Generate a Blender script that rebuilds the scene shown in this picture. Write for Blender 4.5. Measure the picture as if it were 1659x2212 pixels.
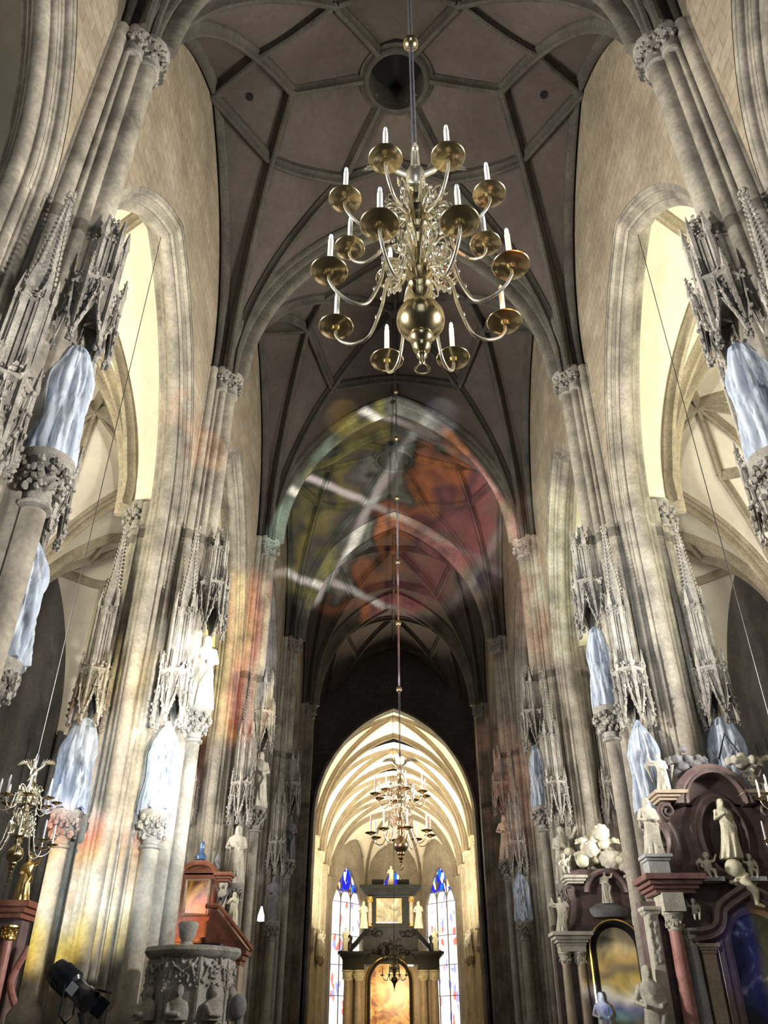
import bpy, math, random
from mathutils import Vector, Matrix
from math import sin, cos, pi, sqrt, radians, atan2
random.seed(7)
SC = bpy.context.scene
COL = SC.collection
for _o in list(bpy.data.objects):
    bpy.data.objects.remove(_o)

# ------------------------------------------------------------------ camera, world, lights, exposure
cam = bpy.data.objects.new('camera', bpy.data.cameras.new('camera'))
COL.objects.link(cam)
cam.data.sensor_fit = 'VERTICAL'
cam.data.sensor_height = 36.0
cam.data.lens = 36.0 * 1720.0 / 2212.0
cam.data.clip_end = 400
cam.location = (-0.30, 0.0, 1.6)
cam.rotation_euler = (radians(90 + 33.2), 0, radians(0.43))
SC.camera = cam

SC.view_settings.view_transform = 'Standard'
SC.view_settings.look = 'None'
SC.view_settings.gamma = 1.0
SC.view_settings.exposure = 0.0
SC.view_settings.use_curve_mapping = False

W = bpy.data.worlds.new('dim_daylight'); SC.world = W; W.use_nodes = True
W.node_tree.nodes['Background'].inputs[0].default_value = (0.75, 0.85, 1.0, 1)
W.node_tree.nodes['Background'].inputs[1].default_value = 0.025

def aim(o, target):
    d = Vector(target) - o.location
    o.rotation_euler = d.to_track_quat('-Z', 'Y').to_euler()

def area(name, loc, target, sx, sy, power, col, spread=180):
    l = bpy.data.lights.new(name, 'AREA'); l.shape = 'RECTANGLE'; l.size = sx; l.size_y = sy
    l.energy = power; l.color = col; l.spread = radians(spread)
    o = bpy.data.objects.new(name, l); COL.objects.link(o); o.location = loc; aim(o, target)
    return o

area('west_window_daylight', (0, -15, 12), (0, 20, 13), 8, 13, 480, (0.85, 0.93, 1.0))
area('left_aisle_uplight', (-12.2, 12.5, 9.5), (-11.2, 14.5, 22), 3, 3, 2500, (1.0, 0.93, 0.72))
area('right_aisle_uplight', (12.2, 12.5, 9.5), (11.2, 14.5, 22), 3, 3, 2500, (1.0, 0.95, 0.72))
area('left_aisle_lamp', (-11.5, 25, 4.5), (-12, 26, 20), 3, 3, 480, (1.0, 0.9, 0.8))
area('right_aisle_lamp', (11.5, 25, 4.5), (12, 26, 20), 3, 3, 420, (1.0, 0.86, 0.76))
for y_, pw in ((3.5, 760), (13.6, 1150), (24.2, 620), (34.5, 180)):
    for s_ in (-1, 1):
        area('arcade_lamp', (s_ * 9.8, y_, 7.0), (-s_ * 5.9, y_ + 2.0, 11.5), 1.0, 1.0, pw * 1.3, (1.0, 0.94, 0.84), 96)
area('choir_lamp', (0, 63.5, 7), (0, 65.5, 22), 6, 5, 3600, (1.0, 0.86, 0.58), 165)
area('choir_lamp', (0, 71.5, 7), (0, 72.5, 22), 6, 5, 3000, (1.0, 0.88, 0.62), 165)
area('apse_lamp', (0, 82.3, 12), (0, 83.5, 22), 5, 2, 400, (1.0, 0.9, 0.68), 130)
area('crossing_fill', (0, 54, 2), (0, 55, 20), 2, 2, 90, (0.9, 0.85, 0.9))  # added fill to lift the dark crossing, no fixture stands there
area('high_altar_lamp', (0.5, 68, 5), (-0.3, 79, 4), 2, 2, 130, (1.0, 0.72, 0.36), 60)

def gobo(name, loc, target, angle, power, ramp, scale=1.0, lines=(0, 0, 0), rot=0.0, nscale=2.2, arch=True, axis=0, blend=0.08, warp=0.35, vs=1.0):
    """spot of sunlight coloured by stained glass: colour bands with white leaded lines"""
    l = bpy.data.lights.new(name, 'SPOT'); l.energy = power; l.spot_size = radians(angle); l.spot_blend = blend
    l.shadow_soft_size = 0.12; l.use_nodes = True
    o = bpy.data.objects.new(name, l); COL.objects.link(o); o.location = loc; aim(o, target)
    nt = l.node_tree; N = nt.nodes; L = nt.links
    em = [n for n in N if n.type == 'EMISSION'][0]
    tc = N.new('ShaderNodeTexCoord'); sp = N.new('ShaderNodeSeparateXYZ'); L.new(tc.outputs['Normal'], sp.inputs[0])
    k = scale / math.tan(radians(angle / 2))
    def M(op, a, b=None, c=None):
        m = N.new('ShaderNodeMath'); m.operation = op
        for i, x in enumerate((a, b, c)):
            if x is None: continue
            if isinstance(x, (int, float)): m.inputs[i].default_value = x
            else: L.new(x, m.inputs[i])
        return m.outputs[0]
    u0 = M('MULTIPLY', M('DIVIDE', sp.outputs[0], M('ABSOLUTE', sp.outputs[2])), k)
    v0 = M('MULTIPLY', M('DIVIDE', sp.outputs[1], M('ABSOLUTE', sp.outputs[2])), k)
    c, s = cos(rot), sin(rot)
    u = M('ADD', M('MULTIPLY', u0, c), M('MULTIPLY', v0, -s))
    v = M('ADD', M('MULTIPLY', u0, s), M('MULTIPLY', v0, c))
    cb = N.new('ShaderNodeCombineXYZ'); L.new(u, cb.inputs[0]); L.new(M('MULTIPLY', v, vs), cb.inputs[1])
    nz = N.new('ShaderNodeTexNoise'); nz.inputs['Scale'].default_value = nscale; nz.inputs['Detail'].default_value = 2
    L.new(cb.outputs[0], nz.inputs['Vector'])
    p = (u, v)[axis]
    f = M('ADD', M('MULTIPLY', p, 0.5), M('ADD', M('MULTIPLY', M('SUBTRACT', nz.outputs[0], 0.5), warp * 2), 0.5))
    cr = N.new('ShaderNodeValToRGB'); L.new(f, cr.inputs[0])
    e = cr.color_ramp.elements
    while len(e) < len(ramp): e.new(0.5)
    for i, (pos, colr) in enumerate(ramp):
        e[i].position = pos; e[i].color = (*colr, 1)
    out = cr.outputs[0]
    if lines[2] > 0:
        ln = None
        for q, n in ((u, lines[0]), (v, lines[1])):
            if not n: continue
            d = M('SUBTRACT', 1.0, M('DIVIDE', M('ABSOLUTE', M('SUBTRACT', M('FRACT', M('ADD', M('MULTIPLY', q, n), M('MULTIPLY_ADD', nz.outputs[0], 0.12, 0.56))), 0.5)), lines[2])); d = M('MULTIPLY', M('MAXIMUM', d, 0.0), 1.6)
            ln = d if ln is None else M('MAXIMUM', ln, d)
        mx = N.new('ShaderNodeMix'); mx.data_type = 'RGBA'
        gt = M('MULTIPLY_ADD', u0, -2.2, 0.55); L.new(M('MULTIPLY', M('MINIMUM', ln, 1.0), M('MINIMUM', M('MAXIMUM', gt, 0.12), 1.0)), mx.inputs[0]); L.new(out, mx.inputs[6]); mx.inputs[7].default_value = (1.0, 1.0, 0.95, 1)
        out = mx.outputs[2]
    if arch:
        a = M('SUBTRACT', 0.85, M('MULTIPLY', M('POWER', M('ABSOLUTE', u0), 1.6), 0.9))
        mk = M('MULTIPLY', M('LESS_THAN', v0, a), M('GREATER_THAN', v0, -0.95))
        mx = N.new('ShaderNodeMix'); mx.data_type = 'RGBA'
        L.new(mk, mx.inputs[0]); mx.inputs[6].default_value = (0, 0, 0, 1); L.new(out, mx.inputs[7])
        out = mx.outputs[2]
    L.new(out, em.inputs['Color'])
    return o

gobo('stained_glass_beam_vault', (0.3, 9.5, 2.2), (-0.2, 36, 25.6), 25, 250000,
     [(0.0, (0.16, 0.24, 0.2)), (0.2, (0.03, 0.04, 0.03)), (0.3, (0.22, 0.21, 0.06)), (0.38, (0.07, 0.08, 0.08)), (0.46, (0.20, 0.22, 0.18)), (0.5, (0.02, 0.02, 0.02)), (0.58, (0.42, 0.14, 0.05)), (0.68, (0.12, 0.05, 0.06)), (0.78, (0.32, 0.11, 0.11)), (0.88, (0.2, 0.16, 0.12)), (1.0, (0.08, 0.06, 0.08))],
     lines=(1.15, 1.5, 0.05), rot=0.45, nscale=3.5, blend=0.25, warp=0.3)
gobo('stained_glass_beam_vault_blobs', (0.3, 9.5, 2.2), (-2.5, 28.6, 25.6), 3.6, 36000,
     [(0.0, (0.3, 0.3, 0.25)), (0.5, (0.8, 0.6, 0.05)), (1.0, (0.2, 0.15, 0.1))], arch=False, blend=0.4)
gobo('stained_glass_beam_vault_blobs', (0.3, 9.5, 2.2), (2.2, 28.6, 25.6), 3.6, 36000,
     [(0.0, (0.05, 0.08, 0.4)), (0.5, (0.8, 0.85, 0.9)), (1.0, (0.1, 0.1, 0.2))], arch=False, blend=0.4)
gobo('stained_glass_beam_left_pillar', (5.5, 2, 3), (-5.3, 19.2, 7.6), 17, 38000,
     [(0.0, (0.4, 0.12, 0.05)), (0.3, (0.9, 0.75, 0.4)), (0.42, (1, 1, 0.95)), (0.62, (1, 0.97, 0.9)), (0.74, (0.8, 0.5, 0.2)), (0.85, (0.4, 0.08, 0.06)), (1.0, (0.1, 0.1, 0.2))],
     nscale=3.2, arch=False, blend=0.6, vs=0.3)
gobo('sunbeam_cool', (2.5, -3, 3), (-6.0, 18.2, 5.6), 15, 30000, [(0.0, (0.25, 0.28, 0.3)), (0.4, (0.6, 0.72, 0.8)), (0.6, (0.8, 0.92, 1.0)), (0.8, (0.5, 0.6, 0.66)), (1.0, (0.9, 0.85, 0.6))], nscale=2.0, arch=False, blend=0.8)
gobo('sunbeam_white', (6.5, 3, 3), (-5.1, 18.9, 9.3), 6.0, 22000, [(0.0, (0.9, 0.6, 0.5)), (0.35, (1, 1, 0.97)), (0.75, (1, 1, 1)), (1.0, (0.8, 0.5, 0.4))], arch=False, blend=0.5)
gobo('sunbeam_white', (6.5, 6, 3), (-5.3, 28.7, 7.2), 7.0, 50000, [(0.0, (0.8, 0.5, 0.2)), (0.35, (1, 0.97, 0.9)), (0.75, (1, 1, 1)), (1.0, (0.9, 0.8, 0.5))], arch=False, blend=0.6)
gobo('stained_glass_beam_left_wall', (5.0, 6, 3), (-5.9, 28, 13.5), 15, 60000,
     [(0.0, (0.25, 0.25, 0.3)), (0.28, (1, 0.9, 0.4)), (0.42, (0.95, 0.75, 0.25)), (0.52, (0.8, 0.3, 0.06)), (0.6, (0.5, 0.05, 0.06)), (0.68, (0.9, 0.8, 0.5)), (0.85, (0.2, 0.25, 0.5)), (1.0, (0.1, 0.1, 0.1))],
     nscale=4.5, arch=False, blend=0.5, warp=0.28, vs=0.22)
gobo('stained_glass_beam_left_colonnette', (-10.8, 5, 6), (-7.2, 18.6, 4.2), 15, 22000,
     [(0.0, (0.9, 0.6, 0.05)), (0.3, (1, 0.85, 0.25)), (0.45, (1, 1, 0.9)), (0.6, (1, 0.6, 0.2)), (0.75, (0.8, 0.2, 0.08)), (1.0, (0.9, 0.9, 0.9))],
     nscale=1.2, arch=False, blend=0.5, axis=1)
gobo('stained_glass_beam_right_wall', (-4.5, 3, 3), (6.0, 28, 17), 15, 42000,
     [(0.0, (0.35, 0.1, 0.07)), (0.35, (0.5, 0.2, 0.1)), (0.5, (0.9, 1, 0.8)), (0.62, (0.35, 0.4, 0.15)), (0.75, (0.9, 1, 1)), (1.0, (0.3, 0.35, 0.2))],
     nscale=2.6, arch=False, blend=0.6)
gobo('stained_glass_beam_right_far', (-3.5, 10, 3), (5.3, 41, 12), 13, 36000,
     [(0.0, (0.4, 0.13, 0.09)), (0.5, (0.55, 0.25, 0.16)), (0.7, (0.3, 0.13, 0.12)), (1.0, (0.5, 0.3, 0.15))],
     nscale=2.0, arch=False, blend=0.8)
gobo('stained_glass_beam_right_altar', (2.2, 6.0, 2.4), (6.75, 17.2, 2.7), 9.5, 8000,
     [(0.0, (0.02, 0.02, 0.03)), (0.3, (0.01, 0.02, 0.2)), (0.44, (0.02, 0.05, 0.6)), (0.5, (0.8, 0.65, 0.1)), (0.56, (0.7, 0.55, 0.15)), (0.66, (0.15, 0.2, 0.15)), (1.0, (0.3, 0.35, 0.3))],
     nscale=1.3, arch=False, blend=0.5, warp=0.05)
gobo('stained_glass_beam_middle_altar', (1.2, 14, 2.0), (6.6, 27.7, 2.9), 9.0, 16000,
     [(0.0, (0.1, 0.3, 0.35)), (0.2, (0.02, 0.03, 0.3)), (0.35, (0.85, 0.9, 1.0)), (0.48, (0.6, 0.45, 0.08)), (0.6, (0.03, 0.03, 0.06)), (0.75, (0.5, 0.35, 0.1)), (1.0, (0.7, 0.65, 0.5))],
     nscale=1.6, arch=False, blend=0.5, axis=1, warp=0.25)
gobo('sunbeam_right_pillar', (-4.0, 2, 3), (7.0, 18.6, 11), 18, 14000,
     [(0.0, (0.3, 0.34, 0.4)), (0.4, (0.5, 0.56, 0.6)), (0.55, (1, 1, 1)), (0.7, (0.4, 0.45, 0.5)), (1.0, (0.2, 0.2, 0.25))],
     nscale=2.4, arch=False, blend=0.9)
for t_ in ((0.815, 4.83, 7.72), (0.84, 5.51, 7.72)):
    gobo('candle_sunbeam', (4.6, -2.0, 3.0), t_, 3.2, 18000, [(0.0, (1, 0.28, 0.05)), (1.0, (1, 0.36, 0.08))], arch=False, blend=0.2)

# ------------------------------------------------------------------ materials
def mat_stone(name, c1, c2, scale=1.2, bump=0.25, rough=0.85, blocks=None, mott=0.55):
    m = bpy.data.materials.new(name); m.use_nodes = True
    nt = m.node_tree; N = nt.nodes; L = nt.links; b = N['Principled BSDF']
    b.inputs['Roughness'].default_value = rough
    b.inputs['Specular IOR Level'].default_value = 0.25
    tc = N.new('ShaderNodeTexCoord')
    n1 = N.new('ShaderNodeTexNoise'); n1.inputs['Scale'].default_value = scale; n1.inputs['Detail'].default_value = 6; n1.inputs['Roughness'].default_value = 0.65
    L.new(tc.outputs['Object'], n1.inputs['Vector'])
    cr = N.new('ShaderNodeValToRGB'); cr.color_ramp.elements[0].position = 0.32; cr.color_ramp.elements[1].position = 0.68
    cr.color_ramp.elements[0].color = (*c1, 1); cr.color_ramp.elements[1].color = (*c2, 1)
    L.new(n1.outputs[0], cr.inputs[0])
    out = cr.outputs[0]
    n2 = N.new('ShaderNodeTexNoise'); n2.inputs['Scale'].default_value = scale * 14; n2.inputs['Detail'].default_value = 4
    L.new(tc.outputs['Object'], n2.inputs['Vector'])
    mx = N.new('ShaderNodeMix'); mx.data_type = 'RGBA'; mx.blend_type = 'MULTIPLY'; mx.inputs[0].default_value = mott
    mp = N.new('ShaderNodeMapRange'); mp.inputs[1].default_value = 0.3; mp.inputs[2].default_value = 0.7; mp.inputs[3].default_value = 0.45; mp.inputs[4].default_value = 1.15
    L.new(n2.outputs[0], mp.inputs[0]); L.new(out, mx.inputs[6]); L.new(mp.outputs[0], mx.inputs[7]); out = mx.outputs[2]
    hgt = n2.outputs[0]
    if blocks:
        sx, ax = blocks
        sepn = N.new('ShaderNodeSeparateXYZ'); L.new(tc.outputs['Object'], sepn.inputs[0])
        cmb = N.new('ShaderNodeCombineXYZ')
        L.new(sepn.outputs[ax], cmb.inputs[0]); L.new(sepn.outputs[2], cmb.inputs[1])
        br = N.new('ShaderNodeTexBrick'); br.inputs['Scale'].default_value = sx
        br.inputs['Color1'].default_value = (1, 1, 1, 1); br.inputs['Color2'].default_value = (0.78, 0.74, 0.7, 1); br.inputs['Mortar'].default_value = (0.5, 0.46, 0.4, 1)
        br.inputs['Mortar Size'].default_value = 0.014; br.inputs['Brick Width'].default_value = 0.7; br.inputs['Row Height'].default_value = 0.36
        L.new(cmb.outputs[0], br.inputs['Vector'])
        m2 = N.new('ShaderNodeMix'); m2.data_type = 'RGBA'; m2.blend_type = 'MULTIPLY'; m2.inputs[0].default_value = 0.75
        L.new(out, m2.inputs[6]); L.new(br.outputs['Color'], m2.inputs[7]); out = m2.outputs[2]
    L.new(out, b.inputs['Base Color'])
    bp = N.new('ShaderNodeBump'); bp.inputs['Strength'].default_value = bump; bp.inputs['Distance'].default_value = 0.03
    L.new(hgt, bp.inputs['Height']); L.new(bp.outputs[0], b.inputs['Normal'])
    return m

def mat_plain(name, col, rough=0.5, metal=0.0, noise=0.0, scale=8.0, emit=None, alpha=None, trans=None, coat=0.0):
    m = bpy.data.materials.new(name); m.use_nodes = True
    nt = m.node_tree; N = nt.nodes; L = nt.links; b = N['Principled BSDF']
    b.inputs['Base Color'].default_value = (*col, 1); b.inputs['Roughness'].default_value = rough; b.inputs['Metallic'].default_value = metal
    b.inputs['Coat Weight'].default_value = coat
    tc = N.new('ShaderNodeTexCoord'); n1 = N.new('ShaderNodeTexNoise'); n1.inputs['Scale'].default_value = scale; n1.inputs['Detail'].default_value = 5
    L.new(tc.outputs['Object'], n1.inputs['Vector'])
    cr = N.new('ShaderNodeValToRGB')
    cr.color_ramp.elements[0].position = 0.35; cr.color_ramp.elements[1].position = 0.65
    cr.color_ramp.elements[0].color = (*[max(0, c * (1 - noise)) for c in col], 1)
    cr.color_ramp.elements[1].color = (*[min(1, c * (1 + noise * 0.6)) for c in col], 1)
    L.new(n1.outputs[0], cr.inputs[0]); L.new(cr.outputs[0], b.inputs['Base Color'])
    if emit:
        b.inputs['Emission Color'].default_value = (*emit[0], 1); b.inputs['Emission Strength'].default_value = emit[1]
    if trans: b.inputs['Transmission Weight'].default_value = trans
    if alpha is not None: b.inputs['Alpha'].default_value = alpha
    return m

def mat_painting(name, cols, scale=2.0, rough=0.3, dist=1.5):
    m = bpy.data.materials.new(name); m.use_nodes = True
    nt = m.node_tree; N = nt.nodes; L = nt.links; b = N['Principled BSDF']
    b.inputs['Roughness'].default_value = rough; b.inputs['Coat Weight'].default_value = 0.25; b.inputs['Coat Roughness'].default_value = 0.25
    tc = N.new('ShaderNodeTexCoord'); n = N.new('ShaderNodeTexNoise'); n.inputs['Scale'].default_value = scale; n.inputs['Detail'].default_value = 5; n.inputs['Distortion'].default_value = dist
    L.new(tc.outputs['Object'], n.inputs['Vector'])
    cr = N.new('ShaderNodeValToRGB'); L.new(n.outputs[0], cr.inputs[0]); e = cr.color_ramp.elements
    while len(e) < len(cols): e.new(0.5)
    for i, (p, c) in enumerate(cols): e[i].position = p; e[i].color = (*c, 1)
    L.new(cr.outputs[0], b.inputs['Base Color'])
    return m

def mat_plastic():
    m = bpy.data.materials.new('plastic_sheet'); m.use_nodes = True
    nt = m.node_tree; N = nt.nodes; L = nt.links; b = N['Principled BSDF']
    b.inputs['Base Color'].default_value = (0.66, 0.74, 0.86, 1); b.inputs['Roughness'].default_value = 0.22
    tr = N.new('ShaderNodeBsdfTransparent'); tr.inputs[0].default_value = (0.85, 0.9, 1, 1)
    tl = N.new('ShaderNodeBsdfTranslucent'); tl.inputs[0].default_value = (0.7, 0.8, 0.95, 1)
    m1 = N.new('ShaderNodeMixShader'); m1.inputs[0].default_value = 0.3
    m2 = N.new('ShaderNodeMixShader')
    tc = N.new('ShaderNodeTexCoord'); n = N.new('ShaderNodeTexNoise'); n.inputs['Scale'].default_value = 3.0; n.inputs['Detail'].default_value = 4; n.inputs['Distortion'].default_value = 1
    mpg = N.new('ShaderNodeMapping'); mpg.inputs['Scale'].default_value = (2.2, 2.2, 0.5); mpg.inputs['Rotation'].default_value = (0.25, 0.2, 0)
    L.new(tc.outputs['Object'], mpg.inputs[0]); L.new(mpg.outputs[0], n.inputs['Vector'])
    mp = N.new('ShaderNodeMapRange'); mp.inputs[1].default_value = 0.35; mp.inputs[2].default_value = 0.7; mp.inputs[3].default_value = 0.15; mp.inputs[4].default_value = 1.0
    L.new(n.outputs[0], mp.inputs[0])
    bp = N.new('ShaderNodeBump'); bp.inputs['Strength'].default_value = 0.6; bp.inputs['Distance'].default_value = 0.06; L.new(n.outputs[0], bp.inputs['Height']); L.new(bp.outputs[0], b.inputs['Normal'])
    lw = N.new('ShaderNodeLayerWeight'); lw.inputs[0].default_value = 0.35
    fm = N.new('ShaderNodeMath'); fm.operation = 'MULTIPLY_ADD'; fm.inputs[1].default_value = -1.3; fm.inputs[2].default_value = 1.05; L.new(lw.outputs['Facing'], fm.inputs[0])
    fx = N.new('ShaderNodeMath'); fx.operation = 'MULTIPLY'; fx.use_clamp = True; L.new(fm.outputs[0], fx.inputs[0]); L.new(mp.outputs[0], fx.inputs[1]); L.new(fx.outputs[0], m2.inputs[0])
    L.new(b.outputs[0], m1.inputs[1]); L.new(tl.outputs[0], m1.inputs[2])
    L.new(m1.outputs[0], m2.inputs[1]); L.new(tr.outputs[0], m2.inputs[2])
    L.new(m2.outputs[0], N['Material Output'].inputs[0])
    return m

def mat_stained(name):
    m = bpy.data.materials.new(name); m.use_nodes = True
    nt = m.node_tree; N = nt.nodes; L = nt.links
    em = N.new('ShaderNodeEmission'); em.inputs[1].default_value = 1.7
    tc = N.new('ShaderNodeTexCoord'); v = N.new('ShaderNodeTexVoronoi'); v.inputs['Scale'].default_value = 1.6
    mpn = N.new('ShaderNodeMapping'); mpn.inputs['Scale'].default_value = (2, 2, 1.0); L.new(tc.outputs['Object'], mpn.inputs[0]); L.new(mpn.outputs[0], v.inputs['Vector'])
    sp = N.new('ShaderNodeSeparateColor'); L.new(v.outputs['Color'], sp.inputs[0])
    cr = N.new('ShaderNodeValToRGB'); cr.color_ramp.interpolation = 'CONSTANT'; e = cr.color_ramp.elements
    cols = [(0.0, (1, 1, 1)), (0.62, (1, 0.85, 0.85)), (0.7, (0.8, 0.2, 0.15)), (0.76, (1, 0.95, 0.8)), (0.86, (0.35, 0.35, 0.9)), (0.92, (0.95, 0.95, 1.0))]
    while len(e) < len(cols): e.new(0.5)
    for i, (p, c) in enumerate(cols): e[i].position = p; e[i].color = (*c, 1)
    L.new(sp.outputs[0], cr.inputs[0])
    # deep blue glass in the heads of the lancets
    sz = N.new('ShaderNodeSeparateXYZ'); L.new(tc.outputs['Object'], sz.inputs[0])
    mr = N.new('ShaderNodeMapRange'); mr.inputs[1].default_value = 13.2; mr.inputs[2].default_value = 13.4; L.new(sz.outputs[2], mr.inputs[0])
    cr2 = N.new('ShaderNodeValToRGB'); cr2.color_ramp.interpolation = 'CONSTANT'; e = cr2.color_ramp.elements
    cols = [(0.0, (0.02, 0.02, 0.5)), (0.4, (0.1, 0.04, 0.02)), (0.55, (0.8, 0.6, 0.3)), (0.7, (0.02, 0.15, 0.5)), (0.85, (0.9, 0.9, 0.9))]
    while len(e) < len(cols): e.new(0.5)
    for i, (p, c) in enumerate(cols): e[i].position = p; e[i].color = (*c, 1)
    L.new(sp.outputs[1], cr2.inputs[0])
    mx = N.new('ShaderNodeMix'); mx.data_type = 'RGBA'; L.new(mr.outputs[0], mx.inputs[0]); L.new(cr.outputs[0], mx.inputs[6]); L.new(cr2.outputs[0], mx.inputs[7])
    L.new(mx.outputs[2], em.inputs[0]); L.new(em.outputs[0], N['Material Output'].inputs[0])
    return m

M = {}
M['wall'] = mat_stone('nave_wall_stone', (0.27, 0.23, 0.178), (0.44, 0.382, 0.296), 0.5, 0.2, blocks=(1.0, 1), mott=0.35)
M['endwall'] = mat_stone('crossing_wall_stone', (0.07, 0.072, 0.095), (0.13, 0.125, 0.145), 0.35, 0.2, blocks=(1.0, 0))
M['pillar'] = mat_stone('pillar_stone', (0.15, 0.138, 0.118), (0.44, 0.405, 0.345), 0.9, 0.3, mott=0.42)
M['carved'] = mat_stone('carved_stone', (0.15, 0.143, 0.13), (0.42, 0.4, 0.365), 2.5, 0.4)
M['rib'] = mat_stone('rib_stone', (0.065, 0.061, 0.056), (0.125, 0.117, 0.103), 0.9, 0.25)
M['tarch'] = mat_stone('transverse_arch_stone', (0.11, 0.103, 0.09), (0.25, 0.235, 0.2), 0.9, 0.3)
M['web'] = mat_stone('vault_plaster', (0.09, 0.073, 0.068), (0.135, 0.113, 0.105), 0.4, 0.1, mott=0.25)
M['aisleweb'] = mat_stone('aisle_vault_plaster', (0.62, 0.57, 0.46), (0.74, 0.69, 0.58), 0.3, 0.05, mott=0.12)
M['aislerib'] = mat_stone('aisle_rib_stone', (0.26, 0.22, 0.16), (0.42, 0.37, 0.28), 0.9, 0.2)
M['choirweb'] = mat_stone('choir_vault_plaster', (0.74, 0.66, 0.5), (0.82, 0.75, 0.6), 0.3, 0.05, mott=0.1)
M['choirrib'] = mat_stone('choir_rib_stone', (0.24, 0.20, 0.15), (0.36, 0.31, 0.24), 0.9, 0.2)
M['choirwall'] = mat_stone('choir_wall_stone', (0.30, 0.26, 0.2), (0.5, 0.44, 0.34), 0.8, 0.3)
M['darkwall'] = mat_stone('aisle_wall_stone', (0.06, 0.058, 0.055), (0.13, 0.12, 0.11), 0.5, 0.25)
M['floor'] = mat_stone('floor_stone', (0.09, 0.08, 0.07), (0.16, 0.145, 0.13), 0.8, 0.1, rough=0.5)
M['statue'] = mat_stone('statue_stone', (0.42, 0.4, 0.34), (0.66, 0.63, 0.55), 3.0, 0.2)
M['statue_cream'] = mat_stone('statue_cream', (0.6, 0.57, 0.42), (0.78, 0.75, 0.6), 3.0, 0.2)
M['statue_dark'] = mat_stone('statue_dark', (0.12, 0.12, 0.13), (0.24, 0.24, 0.26), 3.0, 0.2)
M['marble_purple'] = mat_stone('purple_marble', (0.12, 0.085, 0.085), (0.24, 0.18, 0.18), 3.0, 0.05, rough=0.35)
M['marble_pink'] = mat_stone('pink_marble', (0.34, 0.14, 0.12), (0.52, 0.28, 0.26), 4.0, 0.03, rough=0.25)
M['marble_cornice'] = mat_stone('dull_red_marble', (0.17, 0.085, 0.08), (0.3, 0.17, 0.16), 4.0, 0.03, rough=0.35)
M['marble_grey'] = mat_stone('grey_marble', (0.3, 0.32, 0.33), (0.5, 0.52, 0.53), 3.0, 0.03, rough=0.3)
M['marble_red'] = mat_stone('red_marble', (0.17, 0.06, 0.04), (0.34, 0.15, 0.10), 3.0, 0.05, rough=0.35)
M['marble_black'] = mat_stone('black_marble', (0.006, 0.007, 0.008), (0.022, 0.022, 0.022), 2.0, 0.03, rough=0.45)
M['marble_sand'] = mat_stone('sand_marble', (0.34, 0.27, 0.2), (0.5, 0.42, 0.33), 3.0, 0.05, rough=0.35)
M['hole_shade'] = mat_plain('painted_hole_shade', (0.008, 0.008, 0.012), 0.9, noise=0.2)  # near-black colour painted for the shade inside openings
M['brass'] = mat_plain('polished_brass', (0.62, 0.52, 0.31), 0.22, 1.0, noise=0.25, scale=5)
M['silver'] = mat_plain('silvered_brass', (0.88, 0.84, 0.70), 0.25, 0.93, noise=0.2, scale=6)
M['gold'] = mat_plain('gilding', (0.85, 0.6, 0.22), 0.3, 1.0, noise=0.2)
M['candle'] = mat_plain('frosted_candle_tube', (0.62, 0.62, 0.63), 0.35, noise=0.05)
M['bulb'] = mat_plain('clear_bulb_tip', (0.7, 0.8, 0.95), 0.08, noise=0.02)
M['cable'] = mat_plain('steel_cable', (0.16, 0.16, 0.2), 0.45, 0.6, noise=0.2)
M['blackcable'] = mat_plain('black_cable', (0.015, 0.015, 0.015), 0.6, noise=0.2)
M['plastic'] = mat_plastic()
M['black'] = mat_plain('black_metal', (0.02, 0.025, 0.035), 0.25, 0.4, noise=0.3)
M['lens'] = mat_plain('lamp_label', (0.4, 0.45, 0.5), 0.2, noise=0.1)
M['paint_dark'] = mat_painting('dark_oil_painting', [(0.3, (0.012, 0.014, 0.022)), (0.55, (0.05, 0.055, 0.06)), (0.62, (0.25, 0.22, 0.16)), (0.75, (0.45, 0.42, 0.34))], 1.4)
M['paint_mid'] = mat_painting('varnished_oil_painting', [(0.25, (0.05, 0.05, 0.07)), (0.45, (0.30, 0.27, 0.2)), (0.6, (0.45, 0.38, 0.26)), (0.75, (0.6, 0.58, 0.52))], 1.0)
M['paint_gold'] = mat_painting('golden_oil_painting', [(0.3, (0.02, 0.012, 0.02)), (0.45, (0.25, 0.1, 0.02)), (0.6, (0.6, 0.33, 0.08)), (0.75, (0.75, 0.5, 0.2))], 1.6)
M['paint_fire'] = mat_painting('orange_altar_painting', [(0.3, (0.12, 0.03, 0.012)), (0.42, (0.4, 0.13, 0.05)), (0.52, (0.75, 0.42, 0.14)), (0.65, (0.95, 0.75, 0.4)), (0.8, (0.35, 0.12, 0.08))], 0.9)
M['glass'] = mat_stained('stained_glass')

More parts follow.
